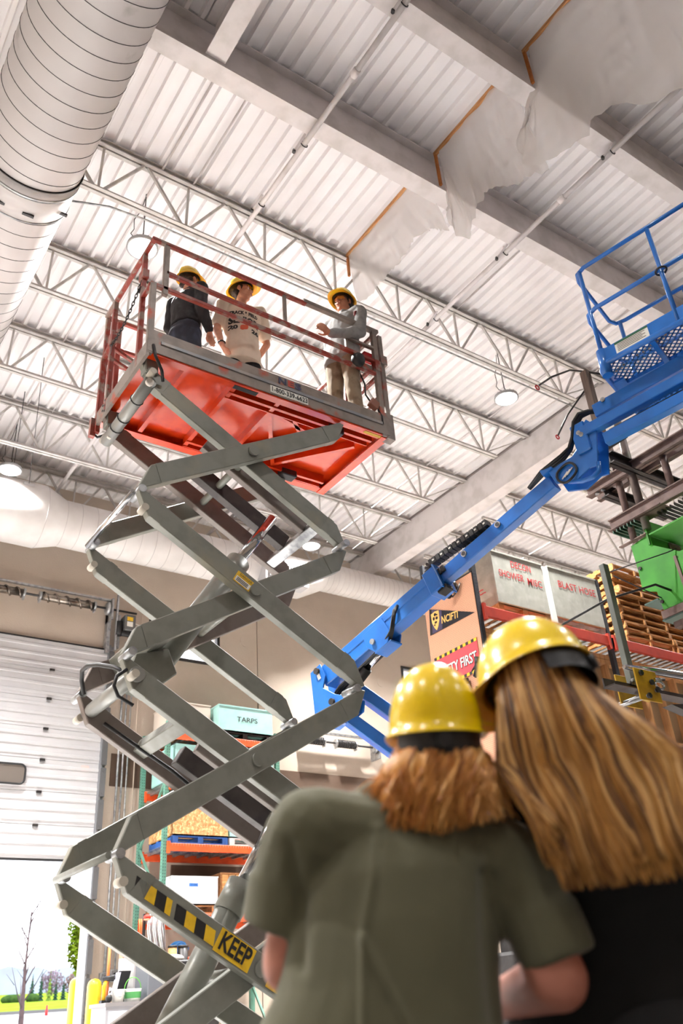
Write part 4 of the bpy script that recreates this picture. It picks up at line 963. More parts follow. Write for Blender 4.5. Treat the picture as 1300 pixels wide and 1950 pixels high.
for i, (x, y, z, wn, st, k) in enumerate(sp):
    lab = '%s wooden pallet from below in the %s' % (wn, 'tall stack beside the blast-hose crate' if st == 'near' else 'stack behind the green steel')
    src = pA if k % 3 else pB
    if (src is pA and not usedA) or (src is pB and not usedB):
        o = src; o.location = (x, y, z); o['label'] = lab
        if src is pA: usedA = True
        else: usedB = True
    else: o = dup(src, (x, y, z), lab)
    o.rotation_euler = (0, 0, rnd.uniform(-.035, .035))
# ---------------------------------------------------------------- red-lettered crates
def crate(label, x0, x1, y0, y1, z0, z1, m, lines, ink, pal_m, sz=.1, group=None, legs=True):
    t = thing('storage_crate', label, 'crate', ((x0+x1)/2, y0, z0-.1), group)
    B(x0, y0, z0, x1, y0+.02, z1).build('front_panel', m, t); B(x0, y1-.02, z0, x1, y1, z1).build('back_panel', m, t)
    B(x0, y0+.02, z0, x0+.02, y1-.02, z1).build('side_panel', m, t); B(x1-.02, y0+.02, z0, x1, y1-.02, z1).build('side_panel', m, t)
    B(x0-.01, y0-.01, z1, x1+.01, y1+.01, z1+.025).build('lid', m, t); B(x0, y0, z0, x1, y1, z0+.02).build('bottom_panel', M['wood3'], t)
    if legs:
        for k in range(3):
            x = x0+.0+(x1-x0-.1)*k/2; B(x, y0+.01, z0-.1, x+.1, y1-.01, z0).build('runner', pal_m, t)
        for k in range(4): y = y0+.02+(y1-y0-.12)*k/3; B(x0, y, z0-.018, x1, y+.09, z0-.001).build('slat', pal_m, t)
    for s, fx, fz, w in lines:
        text(s, sz, (fx, y0-.001, fz), (1, 0, 0), (0, 0, 1), ink, t, bold=.0015, width=w)
    return t
c1 = crate('grey plywood crate stencilled DECON SHOWER MISC in red on the rack', 8.60, 9.67, RY, RY+1.05, 5.965, 6.81, M['plywood_grey'],
           [('DECON', 9.20, 6.67, .42), ('SHOWER', 8.96, 6.47, .52), ('MISC', 9.45, 6.45, .31)], M['red_ink'], M['wood'], .16, 'red-lettered crates')
text('MISC.', .11, (8.599, 8.45, 6.25), (0, -1, 0), (0, 0, 1), M['red_ink'], c1, bold=.003, width=.45)
c2 = crate('grey plywood crate stencilled BLAST HOSE in red beside the pallets', 9.82, 10.92, RY, RY+1.05, 5.965, 6.82, M['plywood_grey'],
           [('BLAST HOSE', 10.42, 6.56, .86)], M['red_ink'], M['plywood_grey'], .17, 'red-lettered crates')
B(9.69, RY-.01, 5.86, 9.80, RY+.06, 6.80).build('plastic_wrap', M['white_sticker'], c1)
# ---------------------------------------------------------------- pegboard on the rack end
pg = bpy.data.materials.new('pegboard_holes'); pg.use_nodes = True; nt = pg.node_tree; bs_ = nt.nodes['Principled BSDF']; bs_.inputs['Roughness'].default_value = .65
tc = nt.nodes.new('ShaderNodeTexCoord'); mp = nt.nodes.new('ShaderNodeVectorMath'); mp.operation = 'MULTIPLY'; mp.inputs[1].default_value = (0, 39.37, 39.37)
nt.links.new(tc.outputs['Object'], mp.inputs[0]); fr = nt.nodes.new('ShaderNodeVectorMath'); fr.operation = 'FRACTION'; nt.links.new(mp.outputs[0], fr.inputs[0])
sb = nt.nodes.new('ShaderNodeVectorMath'); sb.operation = 'DISTANCE'; sb.inputs[1].default_value = (0, .5, .5); nt.links.new(fr.outputs[0], sb.inputs[0])
lt = nt.nodes.new('ShaderNodeMath'); lt.operation = 'LESS_THAN'; lt.inputs[1].default_value = .17; nt.links.new(sb.outputs['Value'], lt.inputs[0])
mx = nt.nodes.new('ShaderNodeMix'); mx.data_type = 'RGBA'; mx.inputs[6].default_value = lin((214, 158, 126)); mx.inputs[7].default_value = lin((104, 70, 52))
nt.links.new(lt.outputs[0], mx.inputs[0]); nt.links.new(mx.outputs[2], bs_.inputs['Base Color'])
pb_ = thing('pegboard', 'tan pegboard fixed to the end of the red rack', 'pegboard', (8.15, 8.56, 3.4))
B(8.145, 8.02, 3.4, 8.155, 9.11, 6.36).build('board', pg, pb_); B(8.14, 8.02, 6.36, 8.16, 9.11, 6.38).build('edge_strip', M['black'], pb_)
PXF = 8.140
pn = thing('pennant', 'black and gold felt NCIFTI pennant pinned on the pegboard', 'pennant', (PXF, 8.5, 5.7))
def onpeg(y, z, off=0): return V((PXF-off, y, z))
MB().prism([onpeg(9.0, 6.165), onpeg(9.05, 5.755), onpeg(8.06, 5.745)], (-.004, 0, 0)).build('felt', mat('felt_black', (34, 32, 38), .9), pn)
def pen_edge(f, t): # f along 0 left..1 tip, t 0 bottom..1 top
    a = onpeg(9.05, 5.755).lerp(onpeg(8.06, 5.745), f); b = onpeg(9.0, 6.165).lerp(onpeg(8.06, 5.745), f); return a.lerp(b, t)
MB().prism([p+V((-.005, 0, 0)) for p in (pen_edge(.06, .02), pen_edge(.29, .02), pen_edge(.29, .98), pen_edge(.06, .98))], (-.002, 0, 0)).build('felt_panel', mat('felt_indigo', (74, 66, 92), .9), pn)
def shield(s): 
    c = V((PXF-.008, 8.88, 5.945)); return [c+V((0, -dx*s, dz*s)) for dx, dz in ((-.09, .12), (0, .135), (.09, .12), (.085, -.02), (.04, -.12), (0, -.165), (-.04, -.12), (-.085, -.02))]
M['gold'] = mat('felt_gold', (238, 186, 104), .8)
MB().prism(shield(1), (-.003, 0, 0)).build('crest', M['gold'], pn)
cr = [(0, .085, .035, .03), (-.035, .03, .03, .035), (.03, .02, .035, .03), (.0, -.04, .04, .022), (-.03, -.075, .02, .02), (.04, .07, .02, .018)]
b = MB()
for dx, dz, rx, rz in cr: b.ell((PXF-.0125, 8.88-dx, 5.945+dz), (.002, rx*.8, rz*.8), None, 10, 6)
b.build('crest_emblem', mat('felt_black2', (36, 30, 34), .9), pn)
text('NCIFTI', .155, (PXF-.006, 8.575, 5.865), (0, -1, -.12), (0, -.12, 1), M['gold'], pn, bold=.003, width=.36)
sg = thing('safety_sign', 'red paper sign reading SAFETY FIRST with black and yellow striped edges', 'sign', (PXF, 8.56, 4.9))
B(PXF-.006, 8.10, 4.90, PXF-.001, 9.02, 5.38).build('paper', mat('sign_red', (232, 74, 82), .6), sg)
for z in (5.335, 4.90):
    for i in range(16):
        y = 9.02-.0575*i; sk = .02
        MB().prism([(PXF-.007, y, z), (PXF-.007, y-.0575, z), (PXF-.007, y-.0575-sk*0, z+.045), (PXF-.007, y, z+.045)], (-.002, 0, 0)).build('sign_stripe', M['ink'] if i % 2 == 0 else M['sign_yellow'], sg)
text('SAFETY FIRST', .2, (PXF-.009, 8.57, 5.115), (0, -1, 0), (0, 0, 1), M['ink'], sg, bold=.010, width=.88, name='letter_outline')
text('SAFETY FIRST', .2, (PXF-.011, 8.57, 5.118), (0, -1, 0), (0, 0, 1), M['white_sticker'], sg, bold=.003, width=.865)
mk = thing('face_mask', 'shiny black respirator mask hung above the pennant', 'mask', (8.1, 8.37, 6.1))
b = MB(); b.ell((8.07, 8.37, 6.25), (.07, .10, .10), None, 18, 12); b.build('visor', mat('visor', (40, 34, 30), .08, coat=1), mk)
b = MB(); b.ell((8.03, 8.42, 6.14), (.05, .05, .06), None, 12, 8); b.build('filter', M['black'], mk)
MB().tube([(8.1, 8.45, 6.2), (8.06, 8.38, 6.10), (8.08, 8.28, 6.16), (8.12, 8.25, 6.28)], .012, 6).build('strap', M['black'], mk)
def glove(label, y, z, m, m2, rot):
    t = thing('work_glove', label, 'glove', (8.09, y, z), 'gloves on the pegboard')
    R3 = Matrix.Rotation(rot, 3, 'X'); c = V((8.085, y, z))
    b = MB(); b.ell(c, (.03, .05, .075), R3, 14, 10)
    for i, (dy, L) in enumerate(((-.036, .075), (-.012, .09), (.012, .085), (.036, .07))): b.caps(c+R3@V((0, dy, -.05)), c+R3@V((-.01, dy*1.15, -.06-L)), .013, .011, 8)
    b.caps(c+R3@V((0, .045, .0)), c+R3@V((-.01, .085, -.06)), .014, .012, 8)
    b.build('hand', m, t); b = MB(); b.lathe([(.04, .04), (.05, .13), (.046, .13), (.036, .05)], c, R3@V((0, 0, 1)), 14); b.build('cuff', m2, t)
glove('dark blue rubber glove hanging low on the pegboard', 8.20, 4.55, mat('glove_blue', (50, 58, 104), .5), mat('glove_cuff', (40, 42, 70), .6), .5)
glove('grey leather glove behind the blue rubber glove', 8.36, 4.72, mat('glove_grey', (150, 142, 138), .8), M['black'], -.2)
glove('black padded glove upper right on the pegboard', 8.12, 4.95, M['black'], M['dark'], .3)
glove('blue rubber glove lowest on the pegboard', 8.15, 4.15, bpy.data.materials['glove_blue'], M['dark'], 1.2)
# ---------------------------------------------------------------- stud wall under the rack
sw = thing('stud_wall', 'open pine stud wall with brown sheathing below the red rack', 'stud wall', (11.2, 8.2, 0))
M['stud'] = mat('stud_wood', (216, 162, 108), .75, c2=(196, 142, 90), scale=3, stretch=(8, 8, 1))
M['sheath'] = mat('brown_sheathing', (164, 134, 100), .85, c2=(148, 120, 88), scale=3)
B(8.4, 8.29, .05, 14.6, 8.31, 5.50).build('sheathing', M['sheath'], sw)
B(8.4, 8.17, 5.53, 14.6, 8.29, 5.60).build('top_plate', M['stud'], sw); B(8.4, 8.17, 5.45, 14.6, 8.29, 5.52).build('top_plate', M['stud'], sw)
B(8.4, 8.17, 0, 14.6, 8.29, .05).build('bottom_plate', M['stud'], sw)
for k in range(15):
    x = 8.45+.42*k; B(x-.02, 8.16, .05, x+.02, 8.29, 5.45).build('stud', M['stud'], sw)
    if k < 14 and k % 2: B(x+.02, 8.18, 4.3, x+.40, 8.28, 4.34).build('blocking', M['stud'], sw)
# ================================================================ sprayed steel mock-up at the right
sf = thing('steel_mockup', 'brown primed steel frame of channels and pipes with sprayed green plates at the right edge', 'steel frame', (7.2, 4.0, 0))
SB, SD, GR = M['steel_brown'], M['steel_dark'], M['green']
def chan(p0, p1, w, h, m=SB, up=V((0, 0, 1))):
    """open channel: web and two flanges, each a plate of its own"""
    p0 = V(p0); p1 = V(p1); x, y, d = frame(p1-p0, up); c = (p0+p1)/2; L = (p1-p0)/2
    MB().obox(c, x*.006, y*(h/2), L).build('channel_web', m, sf)
    for s in (1, -1): MB().obox(c+y*(s*(h/2-.006)), x*(w/2), y*.006, L).build('channel_flange', m, sf)
X0 = 7.0
chan((X0-.04, 4.92, 5.66), (X0-.04, 1.6, 5.66), .09, .11); chan((X0+.12, 4.92, 5.66), (X0+.12, 1.6, 5.66), .07, .11)
chan((X0-.06, 4.73, 5.15), (X0-.06, 1.6, 5.15), .06, .13)
B(X0-.10, 4.1, 5.09, X0+.1, 4.75, 5.10).build('base_plate', SB, sf)
chan((6.96, 4.72, 5.58), (8.0, 4.72, 5.58), .10, .12, SD); chan((6.60, 4.32, 5.66), (8.2, 4.32, 5.66), .10, .13, SD)
chan((6.75, 4.62, 5.98), (7.1, 4.62, 5.98), .10, .06, SB); chan((6.8, 4.7, 5.95), (6.8, 4.2, 5.95), .08, .06, SD)
MB().cyl((7.0, 4.37, 4.95), (7.0, 4.37, 6.35), .042, 20).build('pipe', mat('pipe_brown', (112, 98, 90), .55, .2, c2=(96, 84, 76), scale=6, c3=(96, 120, 84), s3=1.6, lo3=.55, hi3=.65), sf)
MB().cyl((7.0, 4.545, 4.9), (7.0, 4.545, 6.2), .036, 20).build('pipe', SB, sf)
MB().cyl((7.0, 3.98, 5.2), (7.0, 3.98, 5.6), .036, 20).build('pipe', SB, sf); MB().cyl((7.0, 2.2, .0), (7.0, 2.2, 5.6), .06, 20).build('column', SB, sf)
B(6.7, 1.9, 0, 7.3, 2.5, .03).build('foot_plate', SB, sf)
MB().beam((7.0, 4.6, 5.95), (7.0, 4.6, 7.14), .085, .085, (0, 1, 0)).build('timber_post', mat('weathered_post', (112, 94, 84), .8, c2=(84, 70, 62), scale=6, stretch=(8, 8, .6)), sf)
MB().tube([(6.78, 5.1, 7.21), (6.85, 4.95, 7.26), (6.95, 4.75, 7.26), (7.0, 4.6, 7.15), (7.1, 4.4, 7.0)], .012, 7).build('hook_bar', M['dark'], sf)
MB().tube([(6.77+.03*cos(a*pi/5), 5.12, 7.19+.03*sin(a*pi/5)) for a in range(10)], .009, 6, closed=True).build('eye', M['red_ink'], sf)
MB().tube([(7.0, 4.6, 6.95), (6.85, 4.85, 6.65), (6.78, 5.0, 6.42)], .010, 7).build('hook_bar', M['dark'], sf)
MB().tube([(6.77+.025*cos(a*pi/5), 5.0, 6.40+.025*sin(a*pi/5)) for a in range(10)], .008, 6, closed=True).build('eye', M['red_ink'], sf)
for y in (4.80, 4.72): MB().cyl((X0-.05, y, 5.60), (X0-.05, y, 5.585), .025, 6).build('bolt_head', M['galv'], sf)
# sprayed plates
def plate(pts, vec, m): return MB().prism(pts, vec).build('plate', m, sf)
plate([(X0, y, z) for y, z in ((4.60, 4.87), (4.37, 4.90), (4.36, 4.77), (4.10, 4.58), (3.6, 4.55), (3.6, 4.08), (4.43, 4.10), (4.45, 4.30), (4.60, 4.37), (4.59, 4.58))], (.02, 0, 0), GR)
plate([(6.98, 4.37, 5.06), (6.98, 4.37, 4.78), (7.20, 4.37, 4.79), (7.7, 4.37, 4.80), (7.7, 4.37, 5.08)], (0, .02, 0), mat('green_shade', (58, 140, 32), .55, c2=(48, 116, 26), scale=3, c3=(84, 74, 66), s3=2.5, lo3=.56, hi3=.62))  # darker green copy: this face's shade is put into the colour
plate([(7.28, 4.36, 4.86), (7.45, 4.36, 4.84), (7.46, 4.36, 4.70), (7.30, 4.36, 4.68)], (0, -.02, 0), SB)
B(X0-.01, 3.6, 4.88, X0+.5, 4.36, 4.895).build('plate', GR, sf)
for k in range(7): MB().beam((X0-.09+.0*k, 4.70-.045*k, 5.06), (X0+.22, 4.70-.045*k, 5.06), .012, .03).build('grating_bar', mat('grating_green_%d' % k, (58, 96, 76), .5), sf)
for k in range(9): MB().beam((X0+.02, 4.22-.05*k, 5.075), (X0+.35, 4.22-.05*k, 5.075), .012, .03).build('grating_bar', M['steel_dark'], sf)
B(X0-.03, 4.38, 4.905, X0+.02, 4.72, 4.915).build('plate', SB, sf)
plate([(X0+.02, 4.15, 4.52), (X0+.02, 4.14, 4.12), (X0+.03, 3.7, 4.12), (X0+.03, 3.7, 4.5)], (-.03, 0, 0), GR)
plate([(X0-.02, 4.17, 4.55), (X0-.02, 4.15, 4.12), (X0-.02, 4.12, 4.12), (X0-.02, 4.14, 4.55)], (.3, 0, 0), mat('edge_primer', (128, 104, 94), .6))
B(X0-.04, 3.5, 4.00, X0+.05, 4.44, 4.075).build('channel_web', SB, sf)
B(X0-.02, 3.5, 3.985, X0+.5, 4.46, 4.0).build('plate', mat('teal_grey_plate', (84, 108, 98), .5), sf); B(X0, 4.46, 4.22, X0+.25, 4.62, 4.235).build('plate', bpy.data.materials['teal_grey_plate'], sf)
B(X0-.06, 3.4, 3.86, X0+.02, 4.33, 3.92).build('channel_web', SB, sf); plate([(X0, 4.12, 3.86), (X0, 4.10, 3.5), (X0, 3.7, 3.45), (X0, 3.7, 3.86)], (.02, 0, 0), GR)
for y, z in ((4.56, 4.60), (4.42, 4.18)): MB().cyl((X0-.015, y, z), (X0+.03, y, z), .018, 10).build('bolt_head', SD, sf)
# cables stretched across
for pts, r, l in (([(6.2, 5.75, 3.98), (6.55, 4.7, 4.23), (6.85, 4.35, 4.30), (7.0, 4.3, 4.25)], .012, 'thick grey cable passing behind the grey-green post'),
                  ([(6.58, 4.66, 4.5), (6.95, 4.2, 4.6), (7.0, 4.12, 4.62)], .006, 'thin black wire crossing the sprayed green plate'),
                  ([(6.62, 4.62, 4.46), (6.95, 4.45, 4.26), (7.0, 4.42, 4.22)], .006, 'thin black wire in front of the pallet stack')):
    pipe('guy_cable', l, 'cable', pts, r, M['dark'], 'cables at the green steel')
# ---------------------------------------------------------------- post on dark beam with yellow bracket plates
yb = thing('bracket_rig', 'grey-green post on a dark steel beam with two bolted yellow plates', 'bracket', (6.6, 4.55, 0))
MB().beam((6.50, 4.62, 3.33), (6.50, 4.62, 4.55), .075, .06, (0, 1, 0)).build('post', mat('post_greygreen', (112, 116, 108), .6, c2=(98, 102, 94), scale=5), yb, bevel=.004)
B(6.08, 4.49, 3.25, 7.9, 4.62, 3.262).build('beam_flange', SD, yb); B(6.08, 4.60, 3.26, 7.9, 4.615, 3.34).build('beam_web', SD, yb)
MB().prism([(6.38, 4.60, 3.26), (6.65, 4.60, 3.26), (6.65, 4.60, 3.42), (6.50, 4.60, 3.42)], (0, .012, 0)).build('gusset', SD, yb)
MB().cyl((6.47, 4.56, 3.37), (6.47, 4.59, 3.37), .02, 8).build('bolt', M['galv'], yb)
YP = M['blk_yellow']
MB().prism([(6.265, 4.4, 3.40), (6.265, 4.4, 3.115), (6.56, 4.4, 3.115), (6.56, 4.4, 3.20), (6.50, 4.4, 3.26), (6.56, 4.4, 3.34), (6.56, 4.4, 3.40)], (0, .015, 0)).build('bracket_plate', YP, yb, bevel=.003)
MB().prism([(6.46, 4.75, 3.48), (6.46, 4.75, 3.19), (6.76, 4.75, 3.19), (6.76, 4.75, 3.48)], (0, .015, 0)).build('bracket_plate', YP, yb, bevel=.003)
MB().prism([(6.36, 4.41, 3.34), (6.36, 4.41, 3.16), (6.44, 4.52, 3.16), (6.44, 4.52, 3.34)], (.12, .02, 0)).build('bracket_web', YP, yb)
for x, z in ((6.50, 3.22), (6.36, 3.15)): MB().cyl((x, 4.375, z), (x, 4.80, z), .016, 10).build('bolt', M['galv'], yb); 
for x, z in ((6.32, 3.35), (6.44, 3.28), (6.36, 3.15), (6.50, 3.22)): MB().cyl((x, 4.365, z), (x, 4.385, z), .026, 6).build('nut', M['dark'], yb)
MB().tube([(6.30, 4.52, 3.45), (6.7, 4.5, 3.46), (7.3, 4.45, 3.46), (8.0, 4.4, 3.46)], [.02, .035, .04, .04], 12).build('silver_tube', M['chrome'], yb)
MB().tube([(6.55+.06*cos(a*pi/6)+.0, 4.38, 3.27+.035*sin(a*pi/6)) for a in range(12)], .011, 7, closed=True).build('carabiner', M['chrome'], yb)
MB().cyl((6.48, 4.37, 3.31), (6.62, 4.37, 3.33), .014, 8).build('clip_bar', M['chrome'], yb)
MB().cyl((7.95, 4.3, 0), (7.95, 4.3, 3.4), .05, 14).build('stand', SD, yb)
MB().prism([(6.62, 4.36, 3.10), (6.95, 4.36, 3.04), (7.3, 4.36, 3.16), (7.3, 4.36, 3.20)], (0, .1, .0)).build('angle_iron', SD, yb)
# ================================================================ teal and orange rack by the back wall
lr = thing('storage_rack', 'teal-posted orange-beamed storage rack against the beige back wall', 'rack', (7.4, 14.75, 0))
LY = 14.2; LYB = 15.3
for x, zt in ((6.28, 5.72), (8.52, 5.72)):
    for y in (LY+.04, LYB): rack_post(x, y, zt, M['rack_teal'], lr, .08, .075, holes=(1.9, 5.7))
    zz = [.3, 1.5, 2.6, 3.7, 4.7, 5.6]
    for k in range(5):
        a, b_ = (LY+.06, LYB-.02) if k % 2 == 0 else (LYB-.02, LY+.06)
        MB().beam((x, a, zz[k]), (x, b_, zz[k+1]), .035, .035).build('brace', M['rack_teal'], lr)
    MB().beam((x, LY+.06, 5.62), (x, LYB, 5.62), .035, .035).build('brace', M['rack_teal'], lr)
LZ = (2.47, 3.56, 4.60, 5.45, 1.84)
for z in LZ:
    for y in (LY, LYB):
        o = B(6.33, y-.03, z-.05, 8.47, y+.03, z+.07).build('beam', M['rack_orange'], lr, bevel=.006)
        for e in (6.31, 8.44): B(e, y-.04, z-.09, e+.05, y+.04, z+.1).build('beam_end', M['rack_orange'], o)
    for k in range(9): B(6.42+.24*k, LY+.03, z+.03, 6.46+.24*k, LYB-.03, z+.065).build('deck_channel', M['galv'], lr)
    b = MB()
    for k in range(42): b.box(6.35+.05*k, LY-.035, z+.068, 6.354+.05*k, LYB, z+.073)
    for k in range(9): b.box(6.35, LY+.02+.13*k, z+.073, 8.45, LY+.025+.13*k, z+.078)
    for k in range(42): b.box(6.35+.05*k, LY-.036, z+.03, 6.354+.05*k, LY-.031, z+.075)
    stuff(b.build('wire_deck', M['galv'], lr))
def skid(x0, x1, y0, y1, z, m, label, group=None):
    t = thing('skid_pallet', label, 'pallet', ((x0+x1)/2, (y0+y1)/2, z), group)
    for k in range(3): xx = x0+(x1-x0-.1)*k/2; B(xx, y0, z+.018, xx+.1, y1, z+.105).build('block_row', m, t)
    for k in range(4): yy = y0+(y1-y0-.1)*k/3; B(x0, yy, z+.105, x1, yy+.1, z+.125).build('deck_board', m, t)
    for k in range(3): yy = y0+(y1-y0-.1)*k/2; B(x0, yy, z, x1, yy+.1, z+.018).build('bottom_board', m, t)
def bin_(label, x0, x1, y0, y1, z0, z1, m, lines=(), sz=.12, ink=None, lid=True, tape=None, cat='crate', name='storage_crate', group='crates on the teal rack'):
    t = thing(name, label, cat, ((x0+x1)/2, y0, z0), group)
    B(x0, y0, z0, x1, y0+.02, z1).build('front_panel', m, t); B(x0, y1-.02, z0, x1, y1, z1).build('back_panel', m, t)
    B(x0, y0+.02, z0, x0+.02, y1-.02, z1).build('side_panel', m, t); B(x1-.02, y0+.02, z0, x1, y1-.02, z1).build('side_panel', m, t); B(x0, y0, z0-.0, x1, y1, z0+.02).build('bottom_panel', m, t)
    if lid: B(x0-.008, y0-.008, z1, x1+.008, y1+.008, z1+.022).build('lid', m, t)
    for s, fx, fz, w in lines: text(s, sz, (fx, y0-.002, fz), (1, 0, 0), (0, 0, 1), ink or M['ink'], t, bold=.001, width=w)
    if tape: B(tape[0], y0-.003, tape[2], tape[1], y0-.001, tape[3]).build('blue_tape', mat('blue_tape', (62, 122, 206), .5), t); 
    if tape: text('17-1296', .035, ((tape[0]+tape[1])/2, y0-.004, (tape[2]+tape[3])/2), (1, 0, 0), (0, 0, 1), M['ink'], t, width=(tape[1]-tape[0])*.7)
    return t
zs = [z+.08 for z in LZ]
TB = M['teal_box']
skid(7.27, 8.40, LY+.02, LY+1.0, zs[3], M['dark'], 'dark skid under the pale teal TARPS crate', 'skids on the teal rack')
tp = bin_('pale teal crate stencilled TARPS on top of the teal rack', 7.27, 8.42, LY, LY+1.02, zs[3]+.125, 6.13, TB, [('TARPS', 7.87, 5.90, .44)], .13)
text('TARPS', .13, (7.268, 14.7, 5.86), (0, -1, 0), (0, 0, 1), M['ink'], tp, width=.44)
skid(6.42, 7.2, LY+.25, LY+1.05, zs[3], M['wood'], 'wooden skid on the rack top left of the TARPS crate', 'skids on the teal rack')
bin_('beige plywood crate with a blue tape strip on the rack top', 6.42, 7.2, LY+.22, LY+1.05, zs[3]+.125, 6.15, mat('beige_ply', (204, 190, 176), .8), tape=(6.55, 6.72, 6.04, 6.10))
bin_('pale teal crate with stencilled letters under the TARPS shelf', 6.42, 7.42, LY, LY+1.02, zs[2]+.06, 5.30, TB, [('RATCHETS', 6.98, 5.06, .62)], .12)
bin_('second pale teal crate at the right end under the TARPS shelf', 7.5, 8.42, LY, LY+1.02, zs[2]+.06, 5.22, TB, [('STRAPS', 8.05, 4.92, .5)], .12)
skid(6.42, 7.46, LY+.01, LY+1.0, zs[1], M['blue_paint'], 'blue painted pallet under the chipboard crate', 'skids on the teal rack')
bin_('orange-brown chipboard crate on a blue pallet, middle shelf', 6.42, 7.46, LY, LY+1.02, zs[1]+.125, 4.33, M['osb'])
skid(7.50, 8.42, LY+.01, LY+1.0, zs[1], M['white_paint'], 'white painted pallet beside the blue one', 'skids on the teal rack')
bin_('pale teal crate beside the chipboard crate, middle shelf', 7.50, 8.42, LY, LY+1.02, zs[1]+.125, 4.33, TB)
skid(6.42, 7.27, LY+.01, LY+1.0, zs[0], M['wood3'], 'wooden skid under the white crate with blue tape', 'skids on the teal rack')
bin_('white crate with a small blue tape label, lower shelf', 6.42, 7.27, LY, LY+1.02, zs[0]+.125, 3.10, mat('white_ply', (222, 222, 222), .6), tape=(6.74, 6.90, 2.96, 3.01))
skid(7.34, 8.42, LY+.01, LY+1.0, zs[0], M['wood3'], 'wooden skid at the right of the lower shelf', 'skids on the teal rack')
sc = bin_('slatted brown wooden crate beside the white crate, lower shelf', 7.34, 8.3, LY+.03, LY+1.0, zs[0]+.125, 3.17, M['wood3'])
for k in range(7): B(7.36+.135*k, LY+.012, zs[0]+.13, 7.47+.135*k, LY+.03, 3.16).build('slat', M['wood'], sc)
# lower shelf clutter: hose coils, board, tarp roll
t = thing('rolled_tarp', 'blue folded tarp bundle on the lowest shelf of the teal rack', 'tarp', (6.62, 14.35, 1.92))
b = MB()
for k in range(3):
    pts = []
    for a in range(22):
        th = a*.6; r = .035+.006*a*.7; pts.append((6.64+r*cos(th), 14.25+.09*k, 2.055+r*.75*sin(th)))
    b.tube(pts, .03, 6)
b.ell((6.64, 14.36, 2.05), (.13, .16, .11), None, 16, 10); b.build('roll', mat('tarp_blue', (52, 124, 186), .5, c2=(40, 98, 156), scale=20), t)
t = thing('hose_bundle', 'hanging bundle of pale cords and hoses below the rack', 'hoses', (6.15, 14.0, 2.0))
for k in range(9):
    x = 5.98+.03*k; cm = [(230, 226, 218), (206, 206, 212), (120, 110, 110)][k % 3]
    MB().tube([(x, 14.05, 2.50+.03*sin(k*2)), (x-.03, 14.0, 2.3), (x+.01, 13.98, 2.05), (x+.04, 14.0, 2.0), (x+.035, 14.03, 2.25), (x+.01, 14.05, 2.48)], .011, 6).build('cord', mat('cord_%d' % k, cm, .6), t)
MB().box(5.9, 14.06, 2.50, 6.32, 14.09, 2.53).build('hanger_rail', M['dark'], t)
MB().box(5.9, 14.06, 0, 5.94, 14.09, 2.5).build('hanger_post', M['dark'], t)
tag(MB().box(6.12, 14.1, 1.9, 6.18, 14.13, 2.46).build('pine_board', M['wood']), 'narrow pale pine board upright below the teal rack', 'board')
t = thing('red_hat', 'red and orange sun hat hung at the top of the cord bundle', 'hat', (5.95, 14.0, 2.42))
b = MB(); b.ell((5.93, 13.98, 2.47), (.06, .06, .045), None, 14, 8); b.build('crown', mat('cap_red', (206, 58, 44), .6), t); b = MB(); b.ell((5.90, 13.92, 2.43), (.055, .06, .012), None, 12, 6); b.build('brim', mat('cap_peach', (230, 150, 116), .6), t)
# ---------------------------------------------------------------- bench with boxes and tools near the door
t = thing('work_bench', 'low white bench near the bollard carrying tools and a copier', 'bench', (5.8, 13.5, 0))
B(5.08, 13.3, 1.26, 6.9, 13.95, 1.31).build('top', mat('bench_top', (126, 122, 122), .6), t); 
B(5.10, 13.33, .1, 5.72, 13.9, 1.26).build('cabinet', mat('bench_white', (148, 147, 151), .5), t); B(5.74, 13.33, .1, 6.86, 13.9, 1.26).build('cabinet', M['dark'], t)
for x in (5.1, 5.6, 6.3, 6.84): B(x, 13.35, 0, x+.04, 13.4, .1).build('foot', M['black'], t)
B(5.14, 13.322, .75, 5.66, 13.33, 1.2).build('cabinet_door', mat('bench_pale', (206, 222, 232), .4), t)
t = thing('copier', 'boxy silver and black machine with three indicator lights on the bench', 'machine', (5.9, 13.6, 1.31))
B(5.72, 13.36, 1.31, 6.0, 13.85, 1.80).build('silver_front', mat('silver_plastic', (112, 116, 124), .4, .3), t, bevel=.015); B(6.0, 13.36, 1.31, 6.75, 13.85, 1.82).build('black_body', M['black'], t, bevel=.02)
for k in range(3): B(5.78+.06*k, 13.352, 1.71, 5.81+.06*k, 13.36, 1.73).build('indicator', mat('ind_%d' % k, (255, 255, 255), .3), t)
B(6.22, 13.352, 1.70, 6.27, 13.36, 1.75).build('red_badge', mat('badge_red', (220, 40, 40), .4), t)
def small(name, label, cat, parts):
    t = thing(name, label, cat, parts[0][2])
    for nm, o, _c, m in [(p[0], p[1], p[2], p[3]) for p in parts]: o.build(nm, m, t)
    return t
b1 = MB(); b1.lathe([(.001, 0), (.075, 0), (.09, .15), (.095, .15), (.095, .16), (.08, .16), (.07, .02), (.001, .02)], (5.30, 13.42, 1.31), n=20)
small('white_bucket', 'small white bucket at the left end of the bench', 'bucket', [('pail', b1, (5.3, 13.42, 1.31), M['white_sticker']), ('handle', MB().tube([(5.21, 13.42, 1.46), (5.22, 13.38, 1.40), (5.3, 13.33, 1.37), (5.38, 13.38, 1.40), (5.39, 13.42, 1.46)], .004, 5), 0, M['galv'])])
b1 = MB(); b1.lathe([(.001, 0), (.11, 0), (.125, .15), (.13, .16), (.12, .16), (.10, .02), (.001, .02)], (5.53, 13.45, 1.31), n=22)
b2 = MB(); b2.tube([(5.53+.125*cos(a*pi/10), 13.45, 1.47+.15*sin(a*pi/10)) for a in range(11)], .006, 6)
